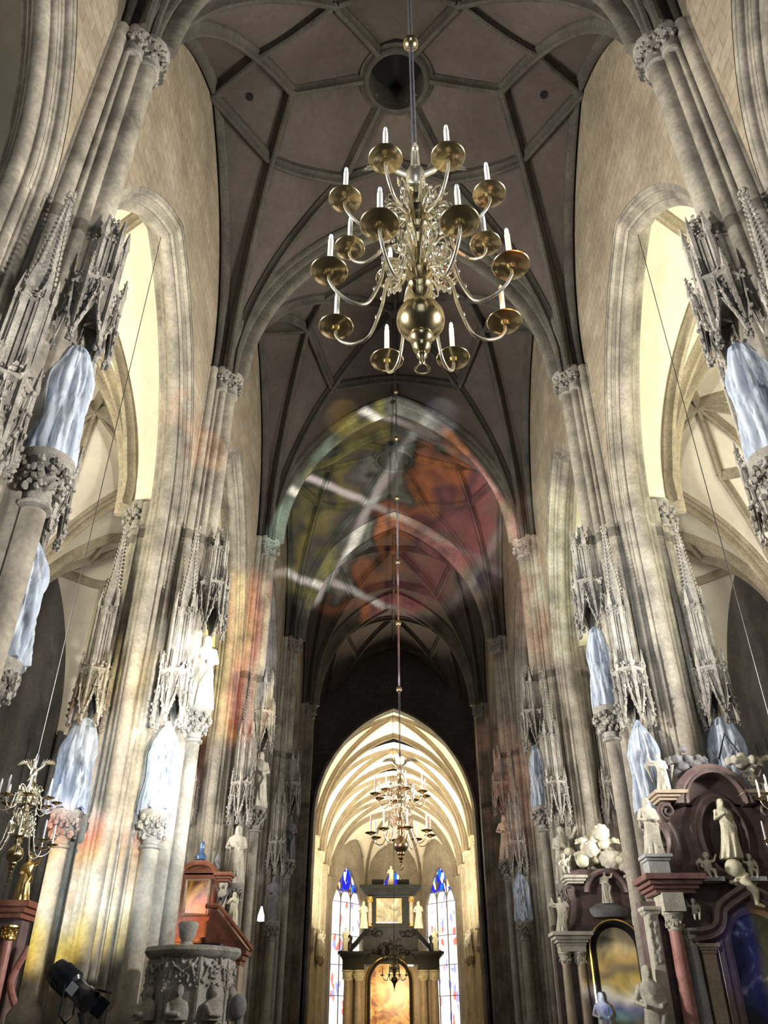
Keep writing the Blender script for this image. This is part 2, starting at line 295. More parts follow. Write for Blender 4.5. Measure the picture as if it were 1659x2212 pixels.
# ------------------------------------------------------------------ mesh helpers
class MB:
    def __init__(s): s.v = []; s.f = []
    def add(s, v, f):
        o = len(s.v); s.v += [tuple(p) for p in v]; s.f += [tuple(i + o for i in q) for q in f]; return s
    def merge(s, mb, mat=None):
        return s.add([mat @ Vector(p) for p in mb.v] if mat else mb.v, mb.f)
    def box(s, x0, x1, y0, y1, z0, z1):
        v = [(x, y, z) for z in (z0, z1) for y in (y0, y1) for x in (x0, x1)]
        return s.add(v, [(0, 2, 3, 1), (4, 5, 7, 6), (0, 1, 5, 4), (2, 6, 7, 3), (0, 4, 6, 2), (1, 3, 7, 5)])
    def loft(s, rings, caps=True, close=True):
        n = len(rings[0]); v = [p for r in rings for p in r]; f = []
        for i in range(len(rings) - 1):
            for j in range(n if close else n - 1):
                k = (j + 1) % n
                f.append((i * n + j, i * n + k, (i + 1) * n + k, (i + 1) * n + j))
        if caps and close:
            f.append(tuple(reversed(range(n)))); f.append(tuple(range((len(rings) - 1) * n, len(rings) * n)))
        return s.add(v, f)
    def lathe(s, prof, seg=16, c=(0, 0, 0), a0=0.0, caps=True, sx=1, sy=1):
        return s.loft([[(c[0] + r * sx * cos(a0 + 2 * pi * j / seg), c[1] + r * sy * sin(a0 + 2 * pi * j / seg), c[2] + z) for j in range(seg)] for r, z in prof], caps)
    def tube(s, path, r, seg=8, caps=True):
        P = [Vector(p) for p in path]; n = len(P); rr = r if isinstance(r, (list, tuple)) else [r] * n
        T = [(P[min(i + 1, n - 1)] - P[max(i - 1, 0)]).normalized() for i in range(n)]
        N = T[0].orthogonal().normalized(); rings = []
        for i in range(n):
            N = (N - T[i] * N.dot(T[i])).normalized(); B = T[i].cross(N)
            rings.append([P[i] + (N * cos(2 * pi * j / seg) + B * sin(2 * pi * j / seg)) * rr[i] for j in range(seg)])
        return s.loft(rings, caps)
    def sweep(s, prof, path, side, up, close=True, caps=True):
        """prof [(a, b)], side/up: vectors or lists of vectors along the path"""
        rings = []
        for i, p in enumerate(path):
            S = Vector(side[i] if isinstance(side, list) else side); U = Vector(up[i] if isinstance(up, list) else up); p = Vector(p)
            rings.append([p + S * a + U * b for a, b in prof])
        return s.loft(rings, caps, close)
    def lump(s, c, rx, ry=None, rz=None, seg=6, rings=4, tw=0.0):
        ry = ry or rx; rz = rz or rx
        R_ = []
        for i in range(1, rings):
            t = pi * i / rings
            R_.append([(c[0] + rx * sin(t) * cos(2 * pi * j / seg + tw), c[1] + ry * sin(t) * sin(2 * pi * j / seg + tw), c[2] - rz * cos(t)) for j in range(seg)])
        n = seg; v = [(c[0], c[1], c[2] - rz)] + [p for r in R_ for p in r] + [(c[0], c[1], c[2] + rz)]
        f = [(0, 1 + (j + 1) % n, 1 + j) for j in range(n)]
        for i in range(len(R_) - 1):
            for j in range(n):
                a = 1 + i * n; k = (j + 1) % n
                f.append((a + j, a + k, a + n + k, a + n + j))
        last = len(v) - 1; a = 1 + (len(R_) - 1) * n
        f += [(a + j, a + (j + 1) % n, last) for j in range(n)]
        return s.add(v, f)
    def grid(s, P):
        n = len(P[0]); v = [p for r in P for p in r]
        return s.add(v, [(i * n + j, i * n + j + 1, (i + 1) * n + j + 1, (i + 1) * n + j) for i in range(len(P) - 1) for j in range(n - 1)])
    def mirror(s):
        m = MB(); m.v = [(-x, y, z) for x, y, z in s.v]; m.f = [tuple(reversed(q)) for q in s.f]; return m
    def moved(s, dx=0, dy=0, dz=0, sc=1, rz=0, sx=1):
        m = MB(); c, q = cos(rz), sin(rz)
        m.v = [((x * c - y * q) * sc * sx + dx, (x * q + y * c) * sc + dy, z * sc + dz) for x, y, z in s.v]
        m.f = [tuple(reversed(k)) for k in s.f] if sx < 0 else list(s.f); return m
    def mesh(s, name, mat, smooth=40):
        me = bpy.data.meshes.new(name); me.from_pydata(s.v, [], s.f); me.update()
        if mat: me.materials.append(mat)
        if smooth:
            me.polygons.foreach_set('use_smooth', [True] * len(me.polygons)); me.set_sharp_from_angle(angle=radians(smooth))
        return me
    def build(s, name, mat, parent=None, smooth=40, loc=(0, 0, 0)):
        return obj(name, s.mesh(name, mat, smooth), parent, loc)

def obj(name, me, parent=None, loc=(0, 0, 0), rz=0, sc=None):
    o = bpy.data.objects.new(name, me); COL.objects.link(o); o.location = loc
    if rz: o.rotation_euler = (0, 0, rz)
    if sc: o.scale = (sc, sc, sc) if isinstance(sc, (int, float)) else sc
    if parent: o.parent = parent
    return o

def tag(o, label, cat, group=None, kind=None):
    if label: o['label'] = label
    if cat: o['category'] = cat
    if group: o['group'] = group
    if kind: o['kind'] = kind
    return o

def thing(name, label, cat, loc=(0, 0, 0), rz=0, group=None, kind=None, sc=None):
    return tag(obj(name, None, None, loc, rz, sc), label, cat, group, kind)

def copy_tree(o, parent=None):
    c = o.copy(); COL.objects.link(c)
    c.parent = parent
    for ch in list(o.children): copy_tree(ch, c)
    return c

def remeshed(mb, voxel, name, mat):
    """one continuous skin over overlapping shapes"""
    me = mb.mesh(name + '_raw', None, 0); o = bpy.data.objects.new('raw', me); COL.objects.link(o)
    md = o.modifiers.new('r', 'REMESH'); md.mode = 'VOXEL'; md.voxel_size = voxel; md.use_smooth_shade = True
    sm = o.modifiers.new('s', 'SMOOTH'); sm.factor = 0.5; sm.iterations = 1
    dg = bpy.context.evaluated_depsgraph_get(); ev = o.evaluated_get(dg)
    out = bpy.data.meshes.new_from_object(ev); out.name = name; out.materials.clear(); out.materials.append(mat)
    out.polygons.foreach_set('use_smooth', [True] * len(out.polygons))
    bpy.data.objects.remove(o); bpy.data.meshes.remove(me)
    return out

def rnd(a, b): return random.uniform(a, b)

# ------------------------------------------------------------------ vaults
BAY = 10.25; HB = BAY / 2; Y0 = 8.92
def pil_y(k): return Y0 + BAY * k
def arc(x, s, h):
    x = abs(x)
    if x >= s: return 0.0
    r = (s * s + h * h) / (2 * s)
    return sqrt(max(0.0, r * r - (x + r - s) ** 2))

class Vault:
    def __init__(s, xc, yc, half, hb, zs, fs, fh, gs, gh, p=6.0):
        s.__dict__.update(locals())
    def z(s, x, y):
        a = arc(x, s.fs, s.fh); b = arc(y, s.gs, s.gh)
        return s.zs + ((a ** s.p + b ** s.p) ** (1 / s.p) if a + b > 0 else 0)
    def P(s, x, y, dz=0): return Vector((s.xc + x, s.yc + y, s.z(x, y) + dz))
    def web(s, n=56):
        ks = [-1 + 2 * i / n for i in range(n + 1)]
        xs = [-s.half] + [s.fs * sin(pi / 2 * k) for k in ks] + [s.half]
        ys = [-s.hb] + [s.gs * sin(pi / 2 * k) for k in ks] + [s.hb]
        return MB().grid([[s.P(x, y) for x in xs] for y in ys])
    def rib(s, a, b, prof, n=22, start=None):
        a = Vector((*a, 0)); b = Vector((*b, 0)); d = (b - a).normalized(); S = Vector((d.y, -d.x, 0))
        pts = []
        for i in range(n + 1):
            t = i / n; t = t * t if start else t
            q = a + (b - a) * t; pts.append(s.P(q.x, q.y))
        if start: pts[0].z = start
        U = []
        for i in range(len(pts)):
            T = (pts[min(i + 1, n)] - pts[max(i - 1, 0)]).normalized(); U.append(S.cross(T).normalized())
        return MB().sweep(prof, pts, S, U)

def prof(w, d):
    h = w / 2
    return [(-h, 0.06), (-h, -0.25 * d), (-0.62 * h, -0.45 * d), (-0.5 * h, -0.7 * d), (-0.4 * h, -0.92 * d), (0, -d), (0.4 * h, -0.92 * d), (0.5 * h, -0.7 * d), (0.62 * h, -0.45 * d), (h, -0.25 * d), (h, 0.06)]
RIB = prof(0.34, 0.36); RIBS = prof(0.26, 0.26)
_t = [(-.5, .1), (-.5, -.1), (-.46, -.15), (-.41, -.12), (-.37, -.05), (-.33, -.05), (-.31, -.26), (-.27, -.32), (-.22, -.3), (-.18, -.22), (-.15, -.22), (-.14, -.44), (-.12, -.52), (-.07, -.6)]
TARCH = _t + [(0, -.63)] + [(-x, y) for x, y in reversed(_t)]

def hole(v, x, y, parent, r=0.1):
    p = v.P(x, y); e = 0.02
    n = (v.P(x + e, y) - v.P(x - e, y)).cross(v.P(x, y + e) - v.P(x, y - e)).normalized()
    if n.z > 0: n = -n
    t = n.orthogonal().normalized(); b = n.cross(t)
    MB().loft([[p + n * h + (t * cos(2 * pi * j / 12) + b * sin(2 * pi * j / 12)) * r for j in range(12)] for h in (0.015, -0.05)]).build('vent_hole_disc', M['hole_shade'], parent)  # black disc on the web stands in for the shade inside a hole

def nave_ceiling(k, star):
    yc = pil_y(k) + HB
    v = Vault(0, yc, 5.98, HB, 19.3, 5.5, 8.1, 4.85, 7.65)
    wb = v.web()
    if star: wb.f = [q for q in wb.f if sum(wb.v[i][0] for i in q) ** 2 / 16 + (sum(wb.v[i][1] for i in q) / 4 - yc) ** 2 > .98 ** 2]
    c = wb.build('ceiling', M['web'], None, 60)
    a_, b_ = ['behind the near capitals', 'around the near dark oculus', 'of the second bay behind the brass chandelier', 'with the far coloured oculus', 'of the last bay before the choir wall', 'over the dark crossing'][k + 1], k
    tag(c, 'dusky plaster net vault with stone ribs ' + a_, 'vault', 'bays of the nave vault', 'structure')
    corner = lambda sx, sy, dy: (sx * 5.46, sy * (HB - dy))
    if star:
        R_ = (3.38, 0); Sn = (4.15, 1.72); T = (1.85, 2.85)
        rr = 1.1
        for sx in (-1, 1):
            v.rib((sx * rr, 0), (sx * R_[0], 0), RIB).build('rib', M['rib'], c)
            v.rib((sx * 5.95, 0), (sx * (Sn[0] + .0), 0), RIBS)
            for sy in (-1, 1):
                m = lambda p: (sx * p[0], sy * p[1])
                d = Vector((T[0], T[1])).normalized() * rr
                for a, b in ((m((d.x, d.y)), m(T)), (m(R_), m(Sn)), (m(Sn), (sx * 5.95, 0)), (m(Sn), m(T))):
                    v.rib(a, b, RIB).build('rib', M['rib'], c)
                v.rib(corner(sx, sy, .32), m(Sn), RIB, start=19.2).build('rib', M['rib'], c)
                v.rib(corner(sx, sy, .18), m(T), RIB, start=19.2).build('rib', M['rib'], c)
        for sy in (-1, 1):
            v.rib((-T[0], sy * T[1]), (T[0], sy * T[1]), RIB).build('rib', M['rib'], c)
        # oculus: a deep moulded stone ring and a well capped in near-black for its shade
        zc = v.z(0.9, 0.9) + .05
        pr = [(0.9, 1.2), (0.9, -.22), (0.97, -.3), (1.06, -.24), (1.1, -.12), (1.2, -.08), (1.22, 0.6)]
        MB().loft([[(r * cos(2 * pi * j / 48), yc + r * sin(2 * pi * j / 48), zc + z) for j in range(48)] for r, z in pr], caps=False).build('oculus_ring', M['rib'], c)
        MB().lathe([(1.15, 1.2), (1.15, 1.1), (0.2, 1.1)], 32, (0, yc, zc)).build('oculus_well', M['hole_shade'], c)
    else:
        R_ = (3.75, 0); T = (2.85, 2.6); A = (0, 3.55)
        for sx in (-1, 1):
            v.rib((sx * 5.95, 0), (sx * R_[0], 0), RIB).build('rib', M['rib'], c)
            for sy in (-1, 1):
                m = lambda p: (sx * p[0], sy * p[1])
                for a, b in (((0, 0), m(T)), (m(R_), m(T)), (m(T), (0, sy * A[1]))):
                    v.rib(a, b, RIB).build('rib', M['rib'], c)
                v.rib(corner(sx, sy, .32), m(R_), RIB, start=19.2).build('rib', M['rib'], c)
                v.rib(corner(sx, sy, .18), m(T), RIB, start=19.2).build('rib', M['rib'], c)
        for sy in (-1, 1):
            v.rib((0, sy * A[1]), (0, sy * HB), RIB).build('rib', M['rib'], c)
            v.rib((0, 0), (0, sy * A[1]), RIBS).build('rib', M['rib'], c)
        p = v.P(0, 0); MB().lathe([(0.3, 0.05), (0.3, -.3), (0.2, -.42), (.05, -.46)], 16, p).build('boss', M['rib'], c)
    # wall ribs (along both lunettes) and the transverse arch at the far end of the bay
    for sx in (-1, 1):
        pts = [Vector((sx * 5.8, yc + 4.85 * sin(pi / 2 * q), 19.3 + arc(4.85 * sin(pi / 2 * q), 4.85, 7.65))) for q in [-1 + i / 14 for i in range(29)]]
        up = []
        for i in range(len(pts)):
            T_ = (pts[min(i + 1, 28)] - pts[max(i - 1, 0)]).normalized(); up.append(Vector((1, 0, 0)).cross(T_).normalized())
        MB().sweep(prof(.36, .3), pts, Vector((1, 0, 0)), up).build('wall_rib', M['rib'], c)
    mb = MB()
    pts = [Vector((5.46 * sin(pi / 2 * q), yc + HB, v.zs + arc(5.46 * sin(pi / 2 * q), 5.46, 7.85))) for q in [-1 + i / 24 for i in range(49)]]
    up = []
    for i in range(len(pts)):
        T_ = (pts[min(i + 1, 48)] - pts[max(i - 1, 0)]).normalized(); up.append(Vector((0, -1, 0)).cross(T_).normalized())
    mb.sweep(TARCH, pts, Vector((0, 1, 0)), up).build('transverse_arch', M['tarch'], c)
    for sx in (-1, 1):
        for sy in (-1, 1): hole(v, sx * 5.18, sy * 3.95, c, .11)
    if star:
        for sx in (-1, 1): hole(v, sx * 4.75, 0.1, c, .13)
    return v

for k, st in ((-1, False), (0, True), (1, False), (2, True), (3, False), (4, False)):
    nave_ceiling(k, st)

def aisle_ceiling(side, k):
    yc = pil_y(k) + HB
    v = Vault(side * 12.0, yc, 5.05, HB, 14.1, 4.3, 8.1, 4.75, 7.0)
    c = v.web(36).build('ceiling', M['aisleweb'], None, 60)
    tag(c, ('brightly lit cream' if k < 1 else 'beige') + ' ribbed vault of the %s aisle, %s' % ('left' if side < 0 else 'right', ['behind the nearest arcade arch', 'seen through the nearest whole arcade arch', 'beyond the second arcade arch', 'deep behind the third arcade arch', 'at the far end of the aisle'][k + 1]),
        'vault', 'bays of the aisle vaults', 'structure')
    Sn = (2.7, 1.3); T = (1.5, 2.7)
    for sx in (-1, 1):
        for sy in (-1, 1):
            m = lambda p: (sx * p[0], sy * p[1])
            for a, b in (((0, 0), m(Sn)), ((0, 0), m(T)), (m(Sn), m(T)), (m(Sn), (sx * 5.0, 0))):
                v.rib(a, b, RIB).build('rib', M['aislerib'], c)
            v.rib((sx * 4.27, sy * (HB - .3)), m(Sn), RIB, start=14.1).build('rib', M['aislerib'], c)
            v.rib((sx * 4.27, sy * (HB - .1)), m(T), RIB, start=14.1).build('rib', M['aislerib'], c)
    pts = [Vector((v.xc + 4.27 * sin(pi / 2 * q), yc + HB, 14.1 + arc(4.27 * sin(pi / 2 * q), 4.27, 8.0))) for q in [-1 + i / 20 for i in range(41)]]
    up = []
    for i in range(len(pts)):
        T_ = (pts[min(i + 1, 40)] - pts[max(i - 1, 0)]).normalized(); up.append(Vector((0, -1, 0)).cross(T_).normalized())
    MB().sweep([(a * .7, b * .8) for a, b in TARCH], pts, Vector((0, 1, 0)), up).build('transverse_arch', M['aislerib'], c)
    for sx in (-1, 1): hole(v, sx * 3.2, 2.6, c, .09)

for side in (-1, 1):
    for k in range(-1, 4): aisle_ceiling(side, k)

# ------------------------------------------------------------------ pillars and arcades (right hand side in local coordinates, nave towards -x)
ROLLS = []
for sx in (-1, 1):
    ROLLS += [(sx * 1.08, 0, .21)]
    for sy in (-1, 1):
        ROLLS += [(sx * .93, sy * .27, .11), (sx * 1.0, sy * .17, .05), (sx * .79, sy * .4, .06), (sx * .5, sy * .65, .055), (sx * .29, sy * .855, .05), (sx * .11, sy * 1.0, .045), (sx * .62, sy * .54, .14), (sx * .38, sy * .76, .10), (sx * .2, sy * .95, .085)]
for sy in (-1, 1): ROLLS += [(0, sy * 1.04, .16)]
def pil_r(t):
    c, s = cos(t), sin(t)
    r = 0.78 / (abs(c) / 1.0 + abs(s) / 0.98)
    for x, y, q in ROLLS:
        b = x * c + y * s; d = b * b - x * x - y * y + q * q
        if d > 0: r = max(r, b + sqrt(d))
    return r
NA = 400
CONT = [(pil_r(2 * pi * i / NA) * cos(2 * pi * i / NA), pil_r(2 * pi * i / NA) * sin(2 * pi * i / NA)) for i in range(NA)]
PX = 6.46; ZSP = 13.2; RB = 8.57
JAMB = sorted([(x, -y) for x, y in CONT if abs(x) <= 0.5 and y < 0])
JAMB = [(-.5, JAMB[0][1])] + JAMB + [(.5, JAMB[-1][1])]
QO = JAMB[0][1]

def arch_pts(q, n=20):
    """near half of an arcade arch, offsets from the pillar axis: (dy, z)"""
    r = RB - q; top = math.acos(min(1, (RB - HB) / r)); out = []
    for i in range(n + 1):
        a = top * i / n; out.append((RB - r * cos(a), ZSP + r * sin(a)))
    out[-1] = (HB, out[-1][1]); return out

def lumpy(mb, c, r, h, n, s0, s1, sy=1.0, half=None):
    n, s0, s1 = int(n * 2.2), s0 * .62, s1 * .62
    for i in range(n):
        a = rnd(0, 2 * pi) if half is None else rnd(half[0], half[1])
        k = rnd(.85, 1.15); s_ = rnd(s0, s1)
        mb.lump((c[0] + r * k * cos(a), c[1] + r * k * sin(a) * sy, c[2] + rnd(0, h)), s_, s_ * rnd(.6, 1.2), s_ * rnd(.7, 1.5), 5, 4, rnd(0, 6))

def capital_mb(scale=1.0, seed=0):
    random.seed(seed); mb = MB()
    for x, y, r in ((-1.08, 0, .24), (-.9, .32, .17), (-.9, -.32, .17)):
        mb.lathe([(r, -.75), (r * 1.15, -.7), (r, -.64), (r * 1.05, -.4), (r * 1.5, -.08), (r * 1.65, 0), (r * 1.65, .12), (r * 1.3, .16)], 14, (x, y, 0))
        lumpy(mb, (x, y, -.5), r * 1.45, .5, 34, .05, .1)
    return mb

def canopy_mb(r, bh, th, sh, seed=0, nx=6):
    """openwork gothic canopy: gabled box, panelled tower, crocketed spire; z=0 at the lower rim"""
    random.seed(seed); mb = MB(); A0 = pi / 6
    co = [(r * cos(A0 + 2 * pi * j / nx), r * sin(A0 + 2 * pi * j / nx)) for j in range(nx)]
    for j in range(nx):
        a = Vector((*co[j], 0)); b = Vector((*co[(j + 1) % nx], 0)); n = ((a + b) / 2).normalized(); ne = 12
        za = lambda e: bh * (.06 + .52 * (1 - abs(2 * e - 1) ** 1.5))
        for off in (0, -.035):
            mb.grid([[a.lerp(b, i / ne) + n * off + Vector((0, 0, za(i / ne))) for i in range(ne + 1)], [a.lerp(b, i / ne) + n * off + Vector((0, 0, bh)) for i in range(ne + 1)]])
        arch = [a.lerp(b, i / ne) + n * .03 + Vector((0, 0, za(i / ne))) for i in range(ne + 1)]
        mb.tube(arch, .035, 5)
        gab = [a.lerp(b, .04) + n * .05 + Vector((0, 0, bh * .12)), a.lerp(b, .28) + n * .09 + Vector((0, 0, bh * .38)), a.lerp(b, .5) + n * .07 + Vector((0, 0, bh * .92)), a.lerp(b, .72) + n * .09 + Vector((0, 0, bh * .38)), a.lerp(b, .96) + n * .05 + Vector((0, 0, bh * .12))]
        mb.tube(gab, .03, 5)
        for i in range(9):   # crockets along the gable and tracery in the field
            t = i / 8; p = gab[int(t * 3.99)].lerp(gab[int(t * 3.99) + 1], t * 3.99 % 1)
            mb.lump(p + n * .03, rnd(.03, .055), None, rnd(.03, .06), 5, 3)
        for i in range(26):
            e = rnd(.08, .92); z = rnd(za(e) / bh + .06, .97) * bh
            s_ = rnd(.02, .045); mb.lump(a.lerp(b, e) + n * .01 + Vector((0, 0, z)), s_, s_, s_ * 1.5, 5, 3)
        # corner buttress with pinnacle and hanging leaf knob
        c = a * 1.04
        mb.lathe([(.045, -.04), (.05, bh * .5), (.04, bh * .52), (.04, bh * 1.05), (.06, bh * 1.07), (.012, bh * 1.07 + .45)], 5, c)
        lumpy(mb, (c.x, c.y, -.12), .04, .14, 7, .035, .06)
        lumpy(mb, (c.x, c.y, bh * 1.1), .03, .35, 5, .02, .035)
    mb.lathe([(r * .98, bh * .97), (r * 1.1, bh), (r * 1.1, bh + .05), (r * .9, bh + .1)], nx, (0, 0, 0), A0)
    mb.lathe([(r * .8, bh * .62), (r * .8, bh + .05)], nx, (0, 0, 0), A0)
    lumpy(mb, (0, 0, bh + .05), r * 1.0, .12, 26, .03, .06)
    rt = r * .62; z0 = bh + .05
    mb.lathe([(rt, z0), (rt, z0 + th)], nx, (0, 0, 0), A0)
    for j in range(nx):
        a = Vector((rt * cos(A0 + 2 * pi * j / nx), rt * sin(A0 + 2 * pi * j / nx), 0)); b = Vector((rt * cos(A0 + 2 * pi * (j + 1) / nx), rt * sin(A0 + 2 * pi * (j + 1) / nx), 0))
        mb.lathe([(.05, z0), (.05, z0 + th), (.07, z0 + th + .03), (.01, z0 + th + .5)], 5, a * 1.05)
        for e in (.33, .67): mb.lathe([(.022, z0), (.022, z0 + th * .86)], 4, a.lerp(b, e) * 1.03)
        lumpy(mb, (*((a + b) / 2).xy, z0 + th * .84), .08, th * .16, 7, .025, .045)
        lumpy(mb, (a.x, a.y, z0 + th), .03, .4, 5, .02, .035)
    z1 = z0 + th
    if sh:
        mb.lathe([(rt * .8, z1), (rt * .55, z1 + sh * .4), (.035, z1 + sh), (.02, z1 + sh + .1)], nx, (0, 0, 0), A0)
        n = int(sh / .11)
        for j in range(nx):
            for i in range(n):
                t = (i + .5) / n; q = (rt * .8) * (1 - t) + .035
                mb.lump((q * cos(A0 + 2 * pi * j / nx), q * sin(A0 + 2 * pi * j / nx), z1 + sh * t), .035, .035, .045, 5, 3)
        lumpy(mb, (0, 0, z1 + sh), .06, .18, 10, .03, .055)
    return mb

def console_mb(r, depth, seed):
    random.seed(seed); mb = MB()
    mb.lathe([(.05, -depth), (.17, -depth), (.23, -depth + .04), (.23, -depth + .09), (.18, -depth + .12), (.2, -.5), (r * .75, -.25), (r, -.1), (r * 1.03, -.06), (r * 1.03, 0), (.05, 0)], 18)
    lumpy(mb, (0, 0, -.58), r * .72, .22, 30, .06, .1); lumpy(mb, (0, 0, -.36), r * .92, .2, 36, .06, .1)
    return mb

SHAFT = MB()
SHAFT.loft([[(x * k, y * k, z) for x, y in CONT] for z, k in ((0, 1.25), (.8, 1.25), (.95, 1.12), (1.2, 1.12), (1.35, 1.0), (ZSP, 1.0))])
NAVEP = [p for p in CONT if p[0] < -.46]; NAVEP = sorted(NAVEP, key=lambda p: atan2(p[1], -p[0] - .3))
AISP = sorted([p for p in CONT if p[0] > .46], key=lambda p: atan2(p[1], p[0] - .3))
SHAFT.loft([[(x, y, z) for x, y in NAVEP] for z in (ZSP - .3, 19.25)]); SHAFT.loft([[(x, y, z) for x, y in AISP] for z in (ZSP - .3, 14.1)])
CAPN = capital_mb(1, 3); CAPA = capital_mb(1, 5).moved(sx=-1)
CAN_UP = canopy_mb(.40, 1.35, 1.15, .5, 11); CAN_LO = canopy_mb(.36, 1.25, 1.7, 2.3, 12)
CON_UP = console_mb(.36, .85, 21); CON_LO = console_mb(.33, .8, 22)
COLN = MB().lathe([(.3, 1.0), (.3, 1.3), (.17, 1.45), (.17, 7.47)], 20); COLN_LO = MB().lathe([(.34, 1.0), (.34, 1.9), (.19, 2.1), (.19, 4.9)], 20)
SP_UP = (-1.38, 0.0, 8.3); SP_LO1 = (-.98, -.88, 5.68); SP_LO2 = (.95, -.95, 5.68); SP_LO3 = (-.98, .88, 5.68)
MESH = {}
for s_, nm in ((1, 'r'), (-1, 'l')):
    q = (lambda m: m) if s_ > 0 else (lambda m: m.mirror())
    MESH['shaft' + nm] = q(SHAFT).mesh('shaft', M['pillar'], 25); MESH['capn' + nm] = q(CAPN).mesh('capital', M['carved']); MESH['capa' + nm] = q(CAPA).mesh('capital', M['carved'])
for nm, m in (('canu', CAN_UP), ('canl', CAN_LO), ('conu', CON_UP), ('conl', CON_LO), ('coln', COLN), ('coll', COLN_LO)):
    MESH[nm] = m.mesh({'can': 'canopy', 'con': 'console', 'col': 'colonnette'}[nm[:3]], M['carved'] if nm[0:3] != 'col' else M['pillar'])

PIL_LABEL = {(-1, 0): 'nearest stone pillar at the left edge with big openwork canopy', (1, 0): 'nearest stone pillar at the right edge, cut by the frame',
             (-1, 1): 'broad left pillar behind the black spotlight, sunlit white and yellow', (1, 1): 'broad right pillar rising behind the big baroque altar',
             (-1, 2): 'left pillar behind the red marble altar', (1, 2): 'right pillar rising behind the altar with the arched glossy painting',
             (-1, 3): 'last left nave pillar before the dark crossing', (1, 3): 'last right nave pillar, glowing reddish',
             (-1, 4): 'dark left crossing pillar beside the choir arch', (1, 4): 'dark right crossing pillar beside the choir arch'}
for side in (-1, 1):
    nm = 'r' if side > 0 else 'l'
    for k in range(0, 5):
        t = thing('pillar', PIL_LABEL[(side, k)], 'pillar', (side * PX, pil_y(k), 0), 0, 'compound pillars of the nave', 'thing' if k < 4 else 'structure')
        obj('shaft', MESH['shaft' + nm], t)
        obj('capital', MESH['capn' + nm], t, (0, 0, 19.2)); obj('capital', MESH['capa' + nm], t, (0, 0, 14.1))
        if k < 4:
            for (x, y, z), lo in ((SP_UP, 0), (SP_LO1, 1), (SP_LO2, 1)) + (((SP_LO3, 1),) if k == 0 else ()):
                x *= side
                obj('colonnette', MESH['coll' if lo else 'coln'], t, (x, y, 0))
                obj('console', MESH['conl' if lo else 'conu'], t, (x, y, z))
                obj('canopy', MESH['canl' if lo else 'canu'], t, (x, y, z + (1.95 if lo else 2.08)))

# arcade walls: one per side, with the moulded arches as parts
for side in (-1, 1):
    mb = MB()
    for k in range(-1, 5):
        yc = pil_y(k) + HB
        ap = arch_pts(QO, 24)
        for xs in (-.51, .5):
            x = side * (PX + xs)
            cols = []
            ys = [(-HB, ZSP - .2), (-HB + QO * .999, ZSP - .2)] + [(dy - HB, z) for dy, z in ap]
            ys = ys + [(-y, z) for y, z in reversed(ys[:-1])]
            for y, zb in ys:
                zt = 19.25 + arc(y, 4.85, 7.65) + .25
                cols.append([(x, yc + y, zb + (zt - zb) * i / 6) for i in range(7)])
            mb.grid(cols)
    w = mb.build('wall_left' if side < 0 else 'wall_right', M['wall'], None, 30)
    tag(w, 'pale block stone wall above the arcade on the %s of the nave' % ('left' if side < 0 else 'right'), 'wall', None, 'structure')
    for k in range(-1, 5):
        yc = pil_y(k) + HB; m2 = MB()
        for sg in (-1, 1):
            m2.grid([[(side * (PX + x), yc + sg * (dy - HB), z) for dy, z in arch_pts(q)] for x, q in JAMB])
        m2.build('arcade_arch', M['pillar'], w, 30)

# ------------------------------------------------------------------ outer shell
fl = MB().box(-17.3, 17.3, -18, 92, -.3, 0).build('floor', M['floor'], None, 0); tag(fl, 'grey stone floor of the church below the frame', 'floor', None, 'structure')
for side in (-1, 1):
    nm = 'left' if side < 0 else 'right'
    mb = MB().box(side * 17.0 if side > 0 else -17.3, 17.3 if side > 0 else -17.0, -2, 60.5, 0, 22.5)
    for k in range(0, 5):
        for dy in (-.5, -.25, 0, .25, .5): mb.lathe([(.22 - abs(dy) * .15, 0), (.22 - abs(dy) * .15, 14.2)], 10, (side * (16.75 - .25 * (dy == 0)), pil_y(k) + dy, 0))
        for dy in (-3.2, -2.1, 2.1, 3.2): mb.lathe([(.13, 2), (.13, 13)], 8, (side * 16.95, pil_y(k) + HB + dy, 0))
    w = mb.build('wall_outer_' + nm, M['darkwall']); tag(w, 'dark outer wall of the %s aisle with slender wall shafts' % nm, 'wall', None, 'structure')
    mb = MB().box(min(side * 7.0, side * 17.0), max(side * 7.0, side * 17.0), 50.6, 51.0, 0, 22.5)
    for i in range(9): mb.lathe([(.2, 0), (.2, 17)], 8, (side * (8 + i * 1.05), 50.5, 0))
    w = mb.build('wall_transept_' + nm, M['darkwall']); tag(w, 'dark shafted wall closing the end of the %s aisle' % nm, 'wall', None, 'structure')
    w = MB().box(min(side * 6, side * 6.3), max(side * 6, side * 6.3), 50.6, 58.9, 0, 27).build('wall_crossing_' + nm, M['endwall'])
    tag(w, 'very dark %s wall of the crossing beside the choir arch' % nm, 'wall', None, 'structure')

